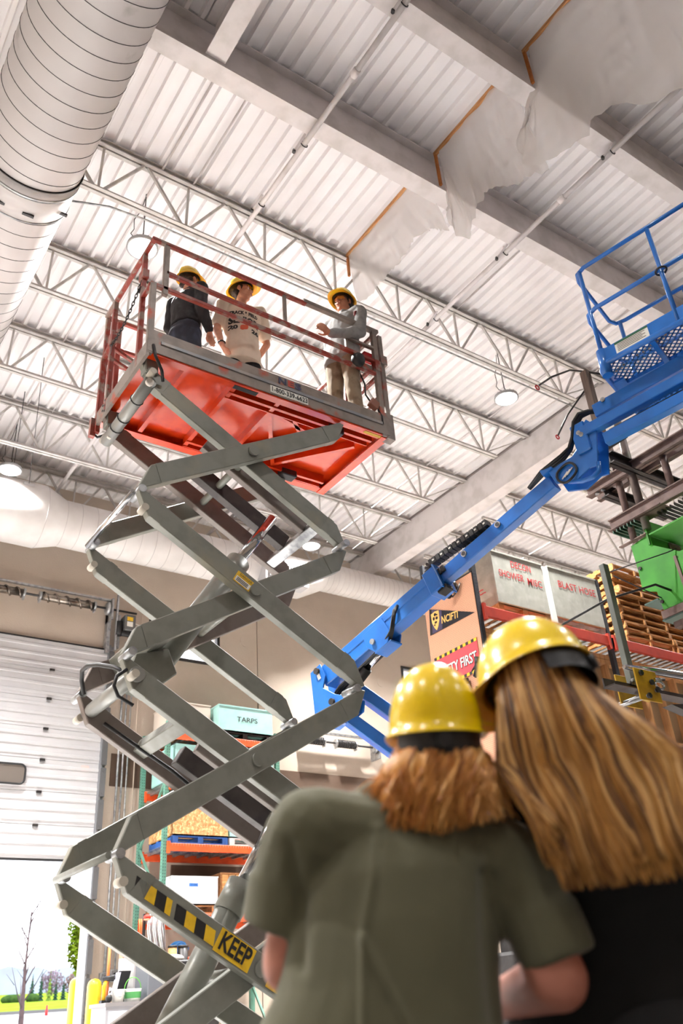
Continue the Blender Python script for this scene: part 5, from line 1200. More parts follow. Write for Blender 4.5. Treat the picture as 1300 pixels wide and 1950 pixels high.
small('green_bucket', 'green-and-white tub with a raised green handle on the bench', 'bucket', [('tub', b1, (5.53, 13.45, 1.31), mat('tub_white', (224, 230, 222), .5)), ('handle', b2, 0, mat('handle_green', (90, 170, 60), .5)), ('label_band', MB().lathe([(.118, .04), (.1245, .12)], (5.53, 13.45, 1.31), n=22), 0, mat('band_green', (70, 140, 76), .5))])
b1 = MB(); b1.ell((5.16, 13.4, 1.36), (.05, .04, .05), None, 12, 8); 
small('black_motor', 'little black and chrome tool at the far left of the bench', 'tool', [('body', b1, (5.16, 13.4, 1.31), M['black']), ('stem', MB().cyl((5.16, 13.4, 1.38), (5.18, 13.4, 1.50), .02, 10), 0, M['chrome'])])
t = thing('yellow_drill', 'yellow cordless drill standing behind the bucket', 'drill', (5.20, 13.7, 1.31))
MB().tube([(5.20, 13.7, 1.33), (5.19, 13.7, 1.52), (5.22, 13.7, 1.60)], [.03, .028, .03], 10).build('grip', mat('drill_yellow', (236, 184, 30), .45), t)
MB().cyl((5.18, 13.72, 1.62), (5.32, 13.62, 1.64), .035, 12).build('body', M['black'], t); MB().box(5.15, 13.65, 1.31, 5.25, 13.75, 1.35).build('battery', M['black'], t)
t = thing('orange_handle_tool', 'upright orange-handled tool leaning behind the bench', 'tool', (5.33, 13.93, 1.31))
MB().cyl((5.33, 13.93, 1.31), (5.33, 13.93, 2.15), .022, 10).build('handle', mat('handle_orange', (226, 120, 56), .5), t); MB().box(5.25, 13.88, 1.60, 5.41, 13.95, 1.65).build('bracket', M['black'], t)
t = thing('black_case', 'black tilted display beside the silver machine', 'display', (5.5, 13.7, 1.31))
MB().obox((5.47, 13.72, 1.58), V((.10, .02, .0)), V((0, .015, .0)), V((.035, 0, .14))).build('screen', M['black'], t); MB().obox((5.37, 13.70, 1.56), V((.02, 0, 0)), V((0, .05, 0)), V((.03, 0, .14))).build('side', mat('pale_lilac', (206, 206, 230), .5), t); MB().box(5.38, 13.65, 1.31, 5.56, 13.8, 1.45).build('stand', M['dark'], t)
for i, (x, z, c, l) in enumerate(((5.62, 1.86, (240, 238, 236), 'white parts drawer stack behind the silver machine'), (5.62, 1.95, (236, 120, 80), 'orange lid box on the parts drawers'))):
    tag(MB().box(x-.09, 13.9, z-.05 if i else 1.31, x+.10, 14.05, z+.04).build('parts_box', mat('pbox_%d' % i, c, .5)), l, 'box', 'boxes behind the machine')
t = thing('paper_bag', 'crumpled white bag on top of the machine', 'bag', (6.2, 13.6, 1.82)); b = MB(); b.ell((6.22, 13.6, 1.86), (.17, .12, .055), None, 16, 8); b.build('bag', M['white_sticker'], t); MB().tube([(6.08, 13.6, 1.9), (6.0, 13.55, 1.86), (5.95, 13.5, 1.84)], [.03, .02, .006], 7).build('fold', M['white_sticker'], t)
for i, (x, r, m, l) in enumerate(((6.36, .07, 'wood', 'small round tin behind the white bag'), (6.54, .08, 'dark', 'dark round canister behind the white bag'))):
    t = thing('canister', l, 'tin', (x, 13.95, 1.84), 'tins behind the machine'); MB().cyl((x, 13.95, 1.31), (x, 13.95, 2.03), r, 18).build('body', M[m], t); MB().cyl((x, 13.95, 2.03), (x, 13.95, 2.06), r*1.06, 18).build('lid', M['dark'], t)
t = thing('laptop', 'open black laptop propped above the bench', 'laptop', (5.72, 14.0, 1.9)); MB().obox((5.83, 14.1, 2.13), V((.10, 0, 0)), V((0, .01, 0)), V((0, 0.0, .10))).build('screen', M['black'], t); MB().obox((5.83, 14.0, 2.02), V((.10, 0, 0)), V((0, .1, 0)), V((0, 0, .008))).build('keyboard', M['dark'], t); MB().box(5.76, 13.92, 1.31, 5.90, 14.1, 2.01).build('stand', M['white_paint'], t)
for i in range(3): tag(MB().tube([(5.86+.03*i, 14.12, 2.46), (5.85+.03*i+.02, 14.1, 2.3), (5.88+.03*i, 14.12, 2.16)], .012, 6).build('orange_strap', bpy.data.materials['handle_orange']), ['leftmost orange strap hanging above the bench', 'middle orange strap hanging above the bench', 'rightmost orange strap hanging above the bench'][i], 'strap', 'orange straps')
tag(MB().box(6.66, 13.9, 1.31, 7.4, 14.05, 1.84).build('red_toolbox', mat('tool_red', (178, 52, 40), .5)), 'red toolbox behind the machine on the bench', 'toolbox')
# ================================================================ people
def remesh(b, name, m, parent, voxel=.01, smooth=4, disp=None, sf=.5):
    """union of overlapping closed volumes -> one continuous skin"""
    me = bpy.data.meshes.new('t'); me.from_pydata([tuple(p) for p in b.v], [], b.f); me.update()
    bm = bmesh.new(); bm.from_mesh(me); bmesh.ops.recalc_face_normals(bm, faces=bm.faces); bm.to_mesh(me); bm.free()
    o = bpy.data.objects.new('t', me); COL.objects.link(o)
    r = o.modifiers.new('r', 'REMESH'); r.mode = 'VOXEL'; r.voxel_size = voxel
    if smooth: s = o.modifiers.new('s', 'SMOOTH'); s.factor = sf; s.iterations = smooth
    dg = bpy.context.evaluated_depsgraph_get(); ev = bpy.data.meshes.new_from_object(o.evaluated_get(dg))
    bpy.data.objects.remove(o); bpy.data.meshes.remove(me)
    org = V((0, 0, 0)); q = parent
    while q: org += V(q.location); q = q.parent
    ns = [v.normal.copy() for v in ev.vertices]
    for v, n in zip(ev.vertices, ns):
        p = v.co.copy()
        if disp: p = p+n*disp(p, n)
        v.co = p-org
    for p in ev.polygons: p.use_smooth = True
    ev.materials.clear(); ev.materials.append(m); ev.name = name
    ob = bpy.data.objects.new(name, ev); COL.objects.link(ob); ob.parent = parent; return ob
class Fig:
    """local frame: x to the person's right, y forward, z up"""
    def __init__(s, base, yaw_dir, sc=1.0):
        s.b = V(base); f = V((yaw_dir[0], yaw_dir[1], 0)).normalized(); s.f = f; s.r = V((f.y, -f.x, 0)); s.s = sc
    def __call__(s, x, y=0, z=0):
        if hasattr(x, '__len__'): x, y, z = x
        return s.b+(s.r*x+s.f*y+V((0, 0, z)))*s.s
    def M3(s, yaw=0, pitch=0, roll=0):
        B3 = Matrix((s.r, s.f, V((0, 0, 1)))).transposed()
        return B3@(Matrix.Rotation(yaw, 3, 'Z')@Matrix.Rotation(pitch, 3, 'X')@Matrix.Rotation(roll, 3, 'Y'))
def hand(b, w, d, n, k=1.0, curl=.3, side=1):
    """wrist w, direction d, palm normal n; four curled fingers and a thumb"""
    d = V(d).normalized(); n = V(n); n = (n-d*n.dot(d)).normalized(); x = d.cross(n)*side
    b.caps(w, w+d*.03*k, .026*k, .028*k, 10)
    for o in (-.024, -.008, .008, .024): b.caps(w+d*.02*k+x*o*.7*k, w+d*.085*k+x*o*k, .0155*k, .0135*k, 8)
    for i, (o, L) in enumerate(((-.030, .030), (-.010, .038), (.010, .036), (.029, .027))):
        p = w+d*.088*k+x*o*k; c1 = (d*cos(curl)+n*sin(curl)); c2 = (d*cos(2.1*curl)+n*sin(2.1*curl)); c3 = (d*cos(3*curl)+n*sin(3*curl))
        q = p+c1*L*k; r = q+c2*L*.75*k; t = r+c3*L*.55*k
        b.caps(p, q, .0105*k, .0095*k, 8); b.caps(q, r, .0095*k, .0088*k, 8); b.caps(r, t, .0088*k, .0075*k, 8)
    p = w+d*.025*k-x*.026*k; q = p+(d*.6-x*.7+n*.3).normalized()*.045*k; r = q+(d*.85-x*.2+n*.4).normalized()*.035*k
    b.caps(p, q, .014*k, .0115*k, 8); b.caps(q, r, .0115*k, .009*k, 8)
def head(b, c, R3, k=1.0):
    P = lambda x, y, z: c+R3@V((x, y, z))*k
    b.ell(P(0, -.012, .035), (.076*k, .094*k, .09*k), R3, 20, 14); b.ell(P(0, .018, -.03), (.062*k, .074*k, .085*k), R3, 18, 12)
    b.ell(P(0, .045, -.082), (.036*k, .036*k, .03*k), R3, 12, 8); b.caps(P(-.05, .0, -.07), P(-.022, .052, -.088), .022*k, .02*k, 8); b.caps(P(.05, .0, -.07), P(.022, .052, -.088), .022*k, .02*k, 8)
    b.caps(P(0, .086, .02), P(0, .108, -.022), .010*k, .0145*k, 8); b.ell(P(-.013, .094, -.026), (.009*k, .010*k, .008*k), R3, 8, 6); b.ell(P(.013, .094, -.026), (.009*k, .010*k, .008*k), R3, 8, 6)
    b.caps(P(-.04, .078, .028), P(.04, .078, .028), .013*k, .013*k, 8)
    for s in (-1, 1):
        b.ell(P(s*.040, .062, -.02), (.022*k, .022*k, .02*k), R3, 10, 6); b.ell(P(s*.079, -.005, -.002), (.010*k, .022*k, .034*k), R3, 10, 8)
    b.caps(P(-.018, .092, -.052), P(.018, .092, -.052), .0085*k, .0085*k, 8); b.caps(P(-.014, .09, -.065), P(.014, .09, -.065), .0085*k, .0085*k, 8)
def face_parts(c, R3, parent, brow_m, k=1.0, glasses=None):
    P = lambda x, y, z: c+R3@V((x, y, z))*k
    for s in (-1, 1):
        e = MB().ell(P(s*.031, .078, .006), (.0135*k, .009*k, .0085*k), R3, 12, 8).build('eye', M['eye'], parent)
        MB().ell(P(s*.031, .0855, .005), (.0062*k, .003*k, .0066*k), R3, 10, 6).build('iris', M['iris'], e)
        MB().tube([P(s*.014, .090, .024), P(s*.032, .088, .030), P(s*.052, .074, .024)], .0045*k, 6).build('eyebrow', brow_m, parent)
    MB().tube([P(-.022, .0985, -.0585), P(0, .103, -.0565), P(.022, .0985, -.0585)], .0035*k, 6).build('mouth', M['lip'], parent)
    if glasses:
        b = MB(); b.grid([[P(x, .104-.9*x*x*10, z) for x in [-.062+.0124*i for i in range(11)]] for z in (-.012, .028)]); b.build('safety_glasses', glasses, parent)
        for s in (-1, 1): MB().tube([P(s*.062, .072, .02), P(s*.078, .02, .018), P(s*.08, -.03, .012)], .003*k, 5).build('glasses_arm', M['dark'], parent)
M['eye'] = mat('eye_white', (232, 226, 220), .2); M['iris'] = mat('iris_brown', (58, 42, 34), .2); M['lip'] = mat('lip_rose', (168, 92, 82), .5)
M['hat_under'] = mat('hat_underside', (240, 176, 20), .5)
def hard_hat(parent, c, R3, k=1.0, peak=.06, brim=.014, name='hard_hat', n=44, h=.142, ratchet=True, logo=False):
    """shell of a cap-style hard hat; R3 local: x right, y front, z up; c = centre of the rim"""
    P = lambda x, y, z: c+R3@V((x, y, z))*k
    rx, ry = .112, .138
    def outer(a, off): return (rx+off)*cos(a), (ry+off)*sin(a)
    rings = []
    for t in [i/10 for i in range(1, 11)]:
        th = t*pi/2; r = []
        for i in range(n):
            a = 2*pi*i/n; f = sin(th)**.86; x, y = rx*cos(a)*f, ry*sin(a)*f; z = h*cos(th)**.95
            ridge = .006*max(0, 1-abs(x)/.014)*min(1, t*2.2)*(1-t**6) if abs(x) < .014 else 0
            r.append(P(x, y, z+ridge))
        rings.append(r)
    def brimring(off0, z0, pk):
        r = []
        for i in range(n):
            a = 2*pi*i/n; w = max(0, sin(a)); e = off0+pk*(w**3); x, y = outer(a, e); r.append(P(x, y, z0-.014*(w**2)*(pk > 0)))
        return r
    rings.append(brimring(brim*.6, -.003, peak*.5)); rings.append(brimring(brim, -.006, peak)); rings.append(brimring(brim, -.010, peak))
    b = MB(); top = P(0, 0, h+.006); b.add([top]+rings[0], [(0, 1+i, 1+(i+1) % n) for i in range(n)], True); b.grid(rings, close=True)
    hat = b.build(name, M['yellow'], parent)
    inner = []
    for t in (1, .8, .6, .4, .2):
        th = t*pi/2; inner.append([P(rx*.965*cos(2*pi*i/n)*sin(th)**.86, ry*.965*sin(2*pi*i/n)*sin(th)**.86, h*.96*cos(th)-.001) for i in range(n)])
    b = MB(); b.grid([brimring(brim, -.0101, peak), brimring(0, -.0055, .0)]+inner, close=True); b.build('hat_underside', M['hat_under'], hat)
    if ratchet == 2:
        b = MB(); P2 = []
        for z, e in ((.004, -.003), (-.062, -.001)): P2.append([P((rx+e)*cos(radians(a)), (ry+e)*sin(radians(a)), z) for a in range(270-64, 270+65, 8)])
        b.grid(P2); b.grid([[p-(p-c)*.05 for p in r] for r in P2]); b.build('nape_strap', M['black'], hat)
        q0 = P(0, -(ry-.003), -.03); MB().cyl(q0, q0+(q0-P(0, 0, -.026)).normalized()*.016, .018, 14).build('ratchet_knob', M['black'], hat)
    if ratchet:
        w = []
        for z, e in ((.012, -.020), (-.020, -.024)):
            w.append([P((rx+e)*cos(2*pi*i/n), (ry+e)*sin(2*pi*i/n), z) for i in range(n)])
        b = MB(); b.grid(w, close=True); b.grid([[p+(p-c)*.05 for p in r] for r in w], close=True); b.build('headband', M['black'], hat)
    if logo: MB().obox(P(0, ry*.985, .05), R3@V((.018, 0, 0)), R3@V((0, .004, 0)), R3@V((0, -.006, .016))).build('hat_sticker', mat('hat_sticker', (226, 150, 60), .5), hat)
    return hat
def person(name_l, base, yaw, sc, arms, head_yaw, head_pitch, skin, top, hair_m, hand_info, lean=(0, 0), glasses=None):
    """arms: {side: (shoulder, elbow, wrist)}; top: dict(kind, mat), trousers mat in top['legs']"""
    t = thing('person', name_l, 'person', base); F = Fig(base, yaw, sc); b = MB()
    lx, ly = lean; TP = lambda x, y, z: F(x+lx*max(0, z-.9), y+ly*max(0, z-.9), z)
    for s in (-1, 1):
        b.caps(F(s*.09, 0, .90), F(s*.10, .015, .50), .082*sc, .056*sc); b.caps(F(s*.10, .015, .50), F(s*.105, -.015, .09), .052*sc, .038*sc)
        b.caps(F(s*.105, -.03, .05), F(s*.115, .15, .035), .04*sc, .032*sc)
    R0 = F.M3()
    for z, rx, ry in ((.93, .155, .115), (1.05, .14, .105), (1.18, .145, .108), (1.30, .165, .115), (1.40, .165, .10)): b.ell(TP(0, 0, z), (rx*sc, ry*sc, .11*sc), R0, 20, 12)
    b.caps(TP(-.15, 0, 1.44), TP(.15, 0, 1.44), .058*sc); b.caps(TP(0, -.01, 1.44), TP(0, .01, 1.58), .058*sc, .052*sc)
    A = {}
    for s, (sh, el, wr) in arms.items():
        S_, E_, W_ = TP(*sh), TP(*el), TP(*wr); A[s] = (S_, E_, W_)
        b.caps(S_, E_, .052*sc, .042*sc); b.caps(E_, W_, .043*sc, .029*sc); d, n, cu, sd = hand_info[s]; hand(b, W_, R0@V(d), R0@V(n), sc, cu, sd)
    hc = TP(0, .025, 1.665); HR = F.M3(head_yaw, head_pitch); head(b, hc, HR, sc)
    def limit(p, n): return 0
    remesh(b, 'body', skin, t, .0075, 3, None, .4)
    face_parts(hc, HR, t, hair_m, sc, glasses)
    # trousers
    b = MB(); b.ell(TP(0, -.005, .95), (.172*sc, .135*sc, .11*sc), R0, 20, 12); b.ell(F(0, -.02, .88), (.168*sc, .14*sc, .11*sc), R0, 20, 12)
    for s in (-1, 1): b.caps(F(s*.09, 0, .88), F(s*.105, .015, .50), .102*sc, .078*sc); b.caps(F(s*.105, .015, .50), F(s*.108, -.015, .10), .078*sc, .068*sc)
    fold = lambda a, f: (lambda p, n: a*noise.noise(p*f)+a*.7*noise.noise(V((p.x*f*2.2, p.y*f*2.2, p.z*f*.8))))
    remesh(b, 'trousers', top['legs'], t, .011, 3, fold(.007, 11))
    for s in (-1, 1):
        q = MB(); q.caps(F(s*.108, -.05, .045), F(s*.118, .16, .04), .052*sc, .043*sc); q.box(0, 0, 0, .001, .001, .001); q = MB().caps(F(s*.108, -.05, .047), F(s*.118, .16, .045), .046*sc, .040*sc)
        q.build('shoe', M['black'], t)
    # top garment
    b = MB()
    k = top.get('loose', 1.0); secs = []
    for z, rx, ry in ((.72, .185, .152), (.80, .182, .15), (.87, .18, .145), (.94, .175, .135), (1.02, .165, .13), (1.12, .165, .13), (1.22, .175, .135), (1.32, .185, .135), (1.40, .178, .118), (1.46, .14, .085)):
        if z < top.get('hem', .9): continue
        secs.append((TP(0, 0, z), R0@V((rx*k*sc, 0, 0)), R0@V((0, ry*k*sc, 0))))
    b.loft(secs); b.caps(TP(-.165, 0, 1.445), TP(.165, 0, 1.445), .07*sc); b.caps(TP(-.10, -.005, 1.48), TP(.10, -.005, 1.48), .052*sc)
    for s, (S_, E_, W_) in A.items():
        if top['kind'] == 'tee': m_ = S_.lerp(E_, .72); b.caps(S_, m_, .082*sc, .074*sc)
        else: b.caps(S_, E_, .076*sc, .064*sc); b.caps(E_, E_.lerp(W_, .96), .066*sc, .046*sc)
    if top.get('hood'):
        b.caps(TP(-.09, -.085, 1.50), TP(.09, -.085, 1.50), .072*sc); b.caps(TP(-.10, -.03, 1.50), TP(-.05, .08, 1.46), .04*sc, .03*sc); b.caps(TP(.10, -.03, 1.50), TP(.05, .08, 1.46), .04*sc, .03*sc)
    shirt = remesh(b, top['name'], top['mat'], t, .010, 4, fold(top.get('fold', .007), 10))
    if top.get('rib'): pass
    # hair
    P = lambda x, y, z: hc+HR@V((x, y, z))*sc
    b = MB(); b.ell(P(0, -.03, .03), (.083*sc, .088*sc, .085*sc), HR, 20, 12); b.caps(P(-.06, -.05, -.03), P(.06, -.05, -.03), .034*sc)
    for s in (-1, 1): b.caps(P(s*.072, .02, .03), P(s*.076, .012, -.01), .014*sc, .008*sc, 8)
    remesh(b, 'hair', hair_m, t, .008, 2, lambda p, n: .004*noise.noise(p*60))
    hat = hard_hat(t, hc+HR@V((0, -.005, .045))*sc, HR@Matrix.Rotation(.10, 3, 'X'), sc, peak=.05, brim=.020, logo=top.get('logo', False))
    return t, F, shirt, A, hc, HR
M['denim_black'] = mat('black_denim', (40, 42, 46), .8, c2=(58, 60, 64), scale=14, lo=.5, hi=.7, bump=.3, bscale=120)
M['jeans'] = mat('dark_jeans', (42, 48, 62), .8, c2=(62, 70, 88), scale=9, lo=.5, hi=.7)
M['tee_cream'] = mat('cream_tee', (228, 216, 198), .85, c2=(216, 204, 186), scale=5)
M['hoodie'] = mat('grey_hoodie', (150, 148, 146), .9, c2=(136, 134, 133), scale=20, bump=.2, bscale=160)
M['khaki'] = mat('stained_khaki', (150, 132, 110), .85, c2=(120, 100, 80), scale=7, lo=.5, hi=.68, c3=(92, 74, 58), s3=5, lo3=.6, hi3=.72)
M['black_cloth'] = mat('black_cloth', (26, 26, 28), .85)
M['hair_brown'] = mat('dark_brown_hair', (54, 38, 30), .5, c2=(38, 28, 22), scale=40)
M['skin_d'] = mat('skin_tan', (196, 134, 104), .5, c2=(184, 120, 92), scale=18)
FZ = PZ+.117
pL, FL_, shL, AL, *_ = person('person in a dark denim shirt and jeans at the left end of the platform', (2.70, 6.08, FZ), (.86, .35), 1.0,
    {1: ((.19, 0, 1.45), (.225, -.03, 1.16), (.215, .12, .93)), -1: ((-.19, 0, 1.45), (-.24, .02, 1.15), (-.2, .16, .96))}, -.1, .02, M['skin_m'],
    dict(kind='long', name='shirt', mat=M['denim_black'], legs=M['jeans'], hem=.97, fold=.009), M['hair_brown'],
    {1: ((.0, .25, -1), (0, 1, .2), .25, 1), -1: ((0, .3, -1), (0, 1, .2), .3, -1)}, (0, .03))
pM, FM_, shM, AM, *_ = person('person in a cream track-and-field tee between the other two on the platform', (3.34, 6.08, FZ), (-.20, -.98), 1.07,
    {1: ((.19, 0, 1.45), (.25, .0, 1.13), (.22, .08, .88)), -1: ((-.19, 0, 1.45), (-.29, -.09, 1.15), (-.19, -.17, .96))}, 1.0, .05, M['skin_m'],
    dict(kind='tee', name='tee_shirt', mat=M['tee_cream'], legs=M['black_cloth'], hem=.72, fold=.006, loose=1.06, logo=True), M['hair_brown'],
    {1: ((-.2, .3, -1), (-.8, .2, 0), .3, 1), -1: ((.7, .1, -.8), (0, 1, .1), .3, -1)})
pR, FR_, shR, AR, *_ = person('person in a grey hoodie and stained khakis at the right end of the platform', (4.30, 5.62, FZ), (-.90, -.28), 1.08,
    {-1: ((-.19, -.02, 1.43), (-.235, .04, 1.06), (-.12, .34, .90)), 1: ((.19, 0, 1.45), (.24, -.08, 1.16), (.16, -.16, .94))}, .06, -.04, M['skin_d'],
    dict(kind='long', name='hoodie', mat=M['hoodie'], legs=M['khaki'], hem=.80, fold=.009, hood=True, loose=1.08), M['hair_brown'],
    {-1: ((.1, .9, .25), (.7, 0, .4), .5, -1), 1: ((0, .25, -1), (0, 1, .2), .3, 1)}, (0, -.16), mat('amber_lens', (236, 150, 60), .1, alpha=.6))
# lettering on the tee, laid onto the cloth
def on_cloth(body, size, F, shirt, x, z, m, parent, width, bold=.002, arch=0.0, name='lettering'):
    dg = bpy.context.evaluated_depsgraph_get(); org = parent.location
    bvh = BVHTree.FromPolygons([v.co+org for v in shirt.data.vertices], [tuple(p.vertices) for p in shirt.data.polygons])
    vs, fs = text_verts(body, size, bold, res=2); w = max(v.x for v in vs)-min(v.x for v in vs); k = width/w
    b = MB(); out = []
    for v in vs:
        px = -(x+v.x*k); p = F(px, .6, z+v.y+arch*(v.x*k)**2); h = bvh.ray_cast(p, -F.f)
        out.append((h[0] if h[0] else F(px, .15, z+v.y))+F.f*.004)
    b.add(out, fs); return b.build(name, m, parent)
on_cloth('TRACK & FIELD', .055, FM_, shM, -.01, 1.275, M['ink'], pM, .29, .003)
on_cloth('SENIOR', .105, FM_, shM, -.01, 1.185, M['ink'], pM, .30, .006, -.5)
on_cloth('20', .065, FM_, shM, -.115, 1.095, M['ink'], pM, .085, .004); on_cloth('26', .065, FM_, shM, .105, 1.075, M['ink'], pM, .085, .004)
b = MB(); dgv = BVHTree.FromPolygons([v.co+pM.location for v in shM.data.vertices], [tuple(p.vertices) for p in shM.data.polygons])
for cx, cz, rx, rz in ((.0, 1.10, .040, .033), (-.02, 1.08, .022, .02), (.024, 1.118, .02, .022)):
    ring = []
    for i in range(14):
        a = 2*pi*i/14; h = dgv.ray_cast(FM_(-(cx-.012+rx*cos(a)), .6, cz+rz*sin(a)), -FM_.f); ring.append(h[0]+FM_.f*.0035)
    b.add(ring, [tuple(range(14))])
b.build('emblem', mat('emblem_orange', (214, 96, 62), .7), pM)
MB().tube([AM[1][2]+V((.032*cos(a*pi/6), .032*sin(a*pi/6), .012)) for a in range(12)], .009, 6, closed=True).build('watch', M['black'], pM)
b = MB(); b.ell(FR_(-.20, -.05, 1.33), (.03, .075, .075), FR_.M3(), 14, 8); b.build('hoodie_print', mat('print_maroon', (122, 50, 48), .8), pR)

# ================================================================ two onlookers in the foreground, seen from behind
def strands(pathf, n, seg, r, rnd, sides=3):
    b = MB()
    for i in range(n):
        pts = pathf(rnd, seg); rr = [r*(.9 if k < seg*.7 else .9-.7*(k-seg*.7)/(seg*.3+1e-6)) for k in range(len(pts))]
        b.tube(pts, rr, sides, caps=sides > 3)
    return b
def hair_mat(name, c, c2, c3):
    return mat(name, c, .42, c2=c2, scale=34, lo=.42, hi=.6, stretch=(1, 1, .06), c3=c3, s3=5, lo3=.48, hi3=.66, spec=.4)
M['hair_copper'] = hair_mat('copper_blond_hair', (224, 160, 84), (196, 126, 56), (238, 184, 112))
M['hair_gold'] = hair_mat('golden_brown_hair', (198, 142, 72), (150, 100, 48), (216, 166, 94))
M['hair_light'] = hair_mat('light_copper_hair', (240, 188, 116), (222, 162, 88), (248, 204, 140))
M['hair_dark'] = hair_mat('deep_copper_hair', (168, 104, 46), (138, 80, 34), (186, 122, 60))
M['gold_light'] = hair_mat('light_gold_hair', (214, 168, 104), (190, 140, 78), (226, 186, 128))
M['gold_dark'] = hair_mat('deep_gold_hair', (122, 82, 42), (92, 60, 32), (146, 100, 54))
M['olive'] = mat('olive_tee', (104, 103, 80), .9, c2=(98, 97, 75), scale=4, bump=.25, bscale=260, sheen=.2)
M['black_top'] = mat('black_top', (20, 20, 21), .9, c2=(26, 26, 27), scale=6)
M['skin_f'] = mat('skin_rosy', (206, 138, 118), .5, c2=(192, 120, 100), scale=14)
# ---- first onlooker: olive tee, wavy copper hair
az = radians(41.5); G1 = V((2.0*sin(az), 2.0*cos(az), 0))
g1 = thing('person', 'person in an olive tee and yellow hard hat with wavy copper hair, from behind', 'person', G1)
F1 = Fig(G1, (sin(az), cos(az)), 1.0)
R1 = F1.M3(); H1 = F1.M3(.12, .20, .03)
hc1 = F1(.0, .045, 1.49)
b = MB()
for z, cx, rx, ry in ((.86, -.19, .19, .14), (1.0, -.16, .17, .13), (1.12, -.15, .17, .12), (1.22, -.12, .16, .10)): b.ell(F1(cx, .02, z), (rx, ry, .12), R1, 22, 12)
b.caps(F1(-.26, -.03, 1.30), F1(.09, .03, 1.24), .055); b.caps(F1(-.06, .02, 1.28), F1(-.01, .04, 1.42), .062, .056)
for s in (-1, 1):
    b.caps(F1(-.2+s*.11, .03, .84), F1(-.19+s*.12, .05, .46), .11, .075); b.caps(F1(-.19+s*.12, .05, .46), F1(-.19+s*.12, .02, .09), .07, .05); b.caps(F1(-.19+s*.12, .0, .05), F1(-.19+s*.13, .18, .035), .045, .035)
b.caps(F1(-.305, -.03, 1.28), F1(-.362, .02, 1.05), .058, .060); b.caps(F1(-.362, .02, 1.05), F1(-.25, .24, 1.07), .058, .034); hand(b, F1(-.25, .24, 1.07), R1@V((.6, .8, .1)), R1@V((.5, 0, -.8)), 1, .4, -1)
b.caps(F1(.125, .03, 1.20), F1(.185, .01, .985), .062, .062); b.caps(F1(.185, .01, .985), F1(.05, .27, .95), .062, .036); hand(b, F1(.05, .27, .95), R1@V((-.7, .7, .1)), R1@V((-.5, 0, -.8)), 1, .4, 1)
head(b, hc1, H1, .96)
remesh(b, 'body', M['skin_f'], g1, .009, 4)
face_parts(hc1, H1, g1, M['hair_copper'], .96)
b = MB()
b.loft([(F1(cx, .02, z), R1@V((rx, 0, 0)), R1@V((0, ry, 0))) for z, cx, rx, ry in ((.70, -.205, .27, .18), (.80, -.205, .272, .185), (.90, -.190, .258, .18), (1.0, -.158, .232, .175), (1.1, -.138, .226, .17), (1.2, -.12, .225, .155), (1.27, -.11, .21, .125), (1.33, -.09, .17, .09))])
b.caps(F1(-.29, -.045, 1.315), F1(.10, .03, 1.235), .082); b.caps(F1(-.15, -.0, 1.345), F1(.03, .04, 1.315), .062)
b.caps(F1(-.30, -.045, 1.295), F1(-.362, .01, 1.185), .098, .083); b.caps(F1(.125, .03, 1.20), F1(.180, .015, 1.075), .097, .080)
# sleeve ends stay open-looking: short cuffs
b.lathe([(.001, -.05), (.088, -.05), (.092, .05), (.001, .05)], F1(-.366, .012, 1.165), R1@V((.3, -.2, 1)), 24, False)
b.lathe([(.001, -.05), (.078, -.05), (.084, .05), (.001, .05)], F1(.184, .013, 1.062), R1@V((-.3, .05, 1)), 24, False)
inv1 = Matrix((F1.r, F1.f, V((0, 0, 1))))
creases = [[(-.145, 1.285), (-.16, 1.18), (-.185, 1.085), (-.195, .93), (-.20, .80)], [(-.185, 1.075), (-.15, 1.0), (-.10, .90), (-.06, .80)], [(-.33, 1.26), (-.315, 1.16), (-.32, 1.04)], [(.07, 1.18), (.055, 1.05), (.05, .92)]]
def segd(p, a, q):
    a = V(a).to_2d() if len(a) > 2 else V(a); q = V(q); d = q-a; t = max(0, min(1, (p-a).dot(d)/d.length_squared)); return (p-a-d*t).length
def tee_disp(p, n):
    q = inv1@(p-G1); d = .004*noise.noise(p*7)+.003*noise.noise(V((q.x*14, q.y*14, q.z*5)))
    if q.y < .05:
        for i, c in enumerate(creases):
            m_ = min(segd(V((q.x, q.z)), V(c[k]), V(c[k+1])) for k in range(len(c)-1))
            d += (.009 if i < 2 else -.013)*math.exp(-(m_/(.008 if i < 2 else .016))**2)
    return d
remesh(b, 'tee_shirt', M['olive'], g1, .0075, 5, tee_disp)
b = MB()
for s in (-1, 1): b.caps(F1(-.2+s*.11, .03, .82), F1(-.19+s*.12, .05, .46), .125, .095); b.caps(F1(-.19+s*.12, .05, .46), F1(-.19+s*.12, .02, .10), .092, .075)
b.ell(F1(-.2, .03, .84), (.245, .165, .12), R1); remesh(b, 'trousers', M['jeans'], g1, .014, 3)
for s in (-1, 1): MB().caps(F1(-.19+s*.12, -.02, .05), F1(-.19+s*.13, .2, .045), .05, .042).build('shoe', M['black'], g1)
rim1 = F1(.0, .015, 1.503)
hard_hat(g1, rim1, F1.M3(.15, .16, .03), .965, peak=.05, brim=.010, n=64, h=.168, ratchet=2)
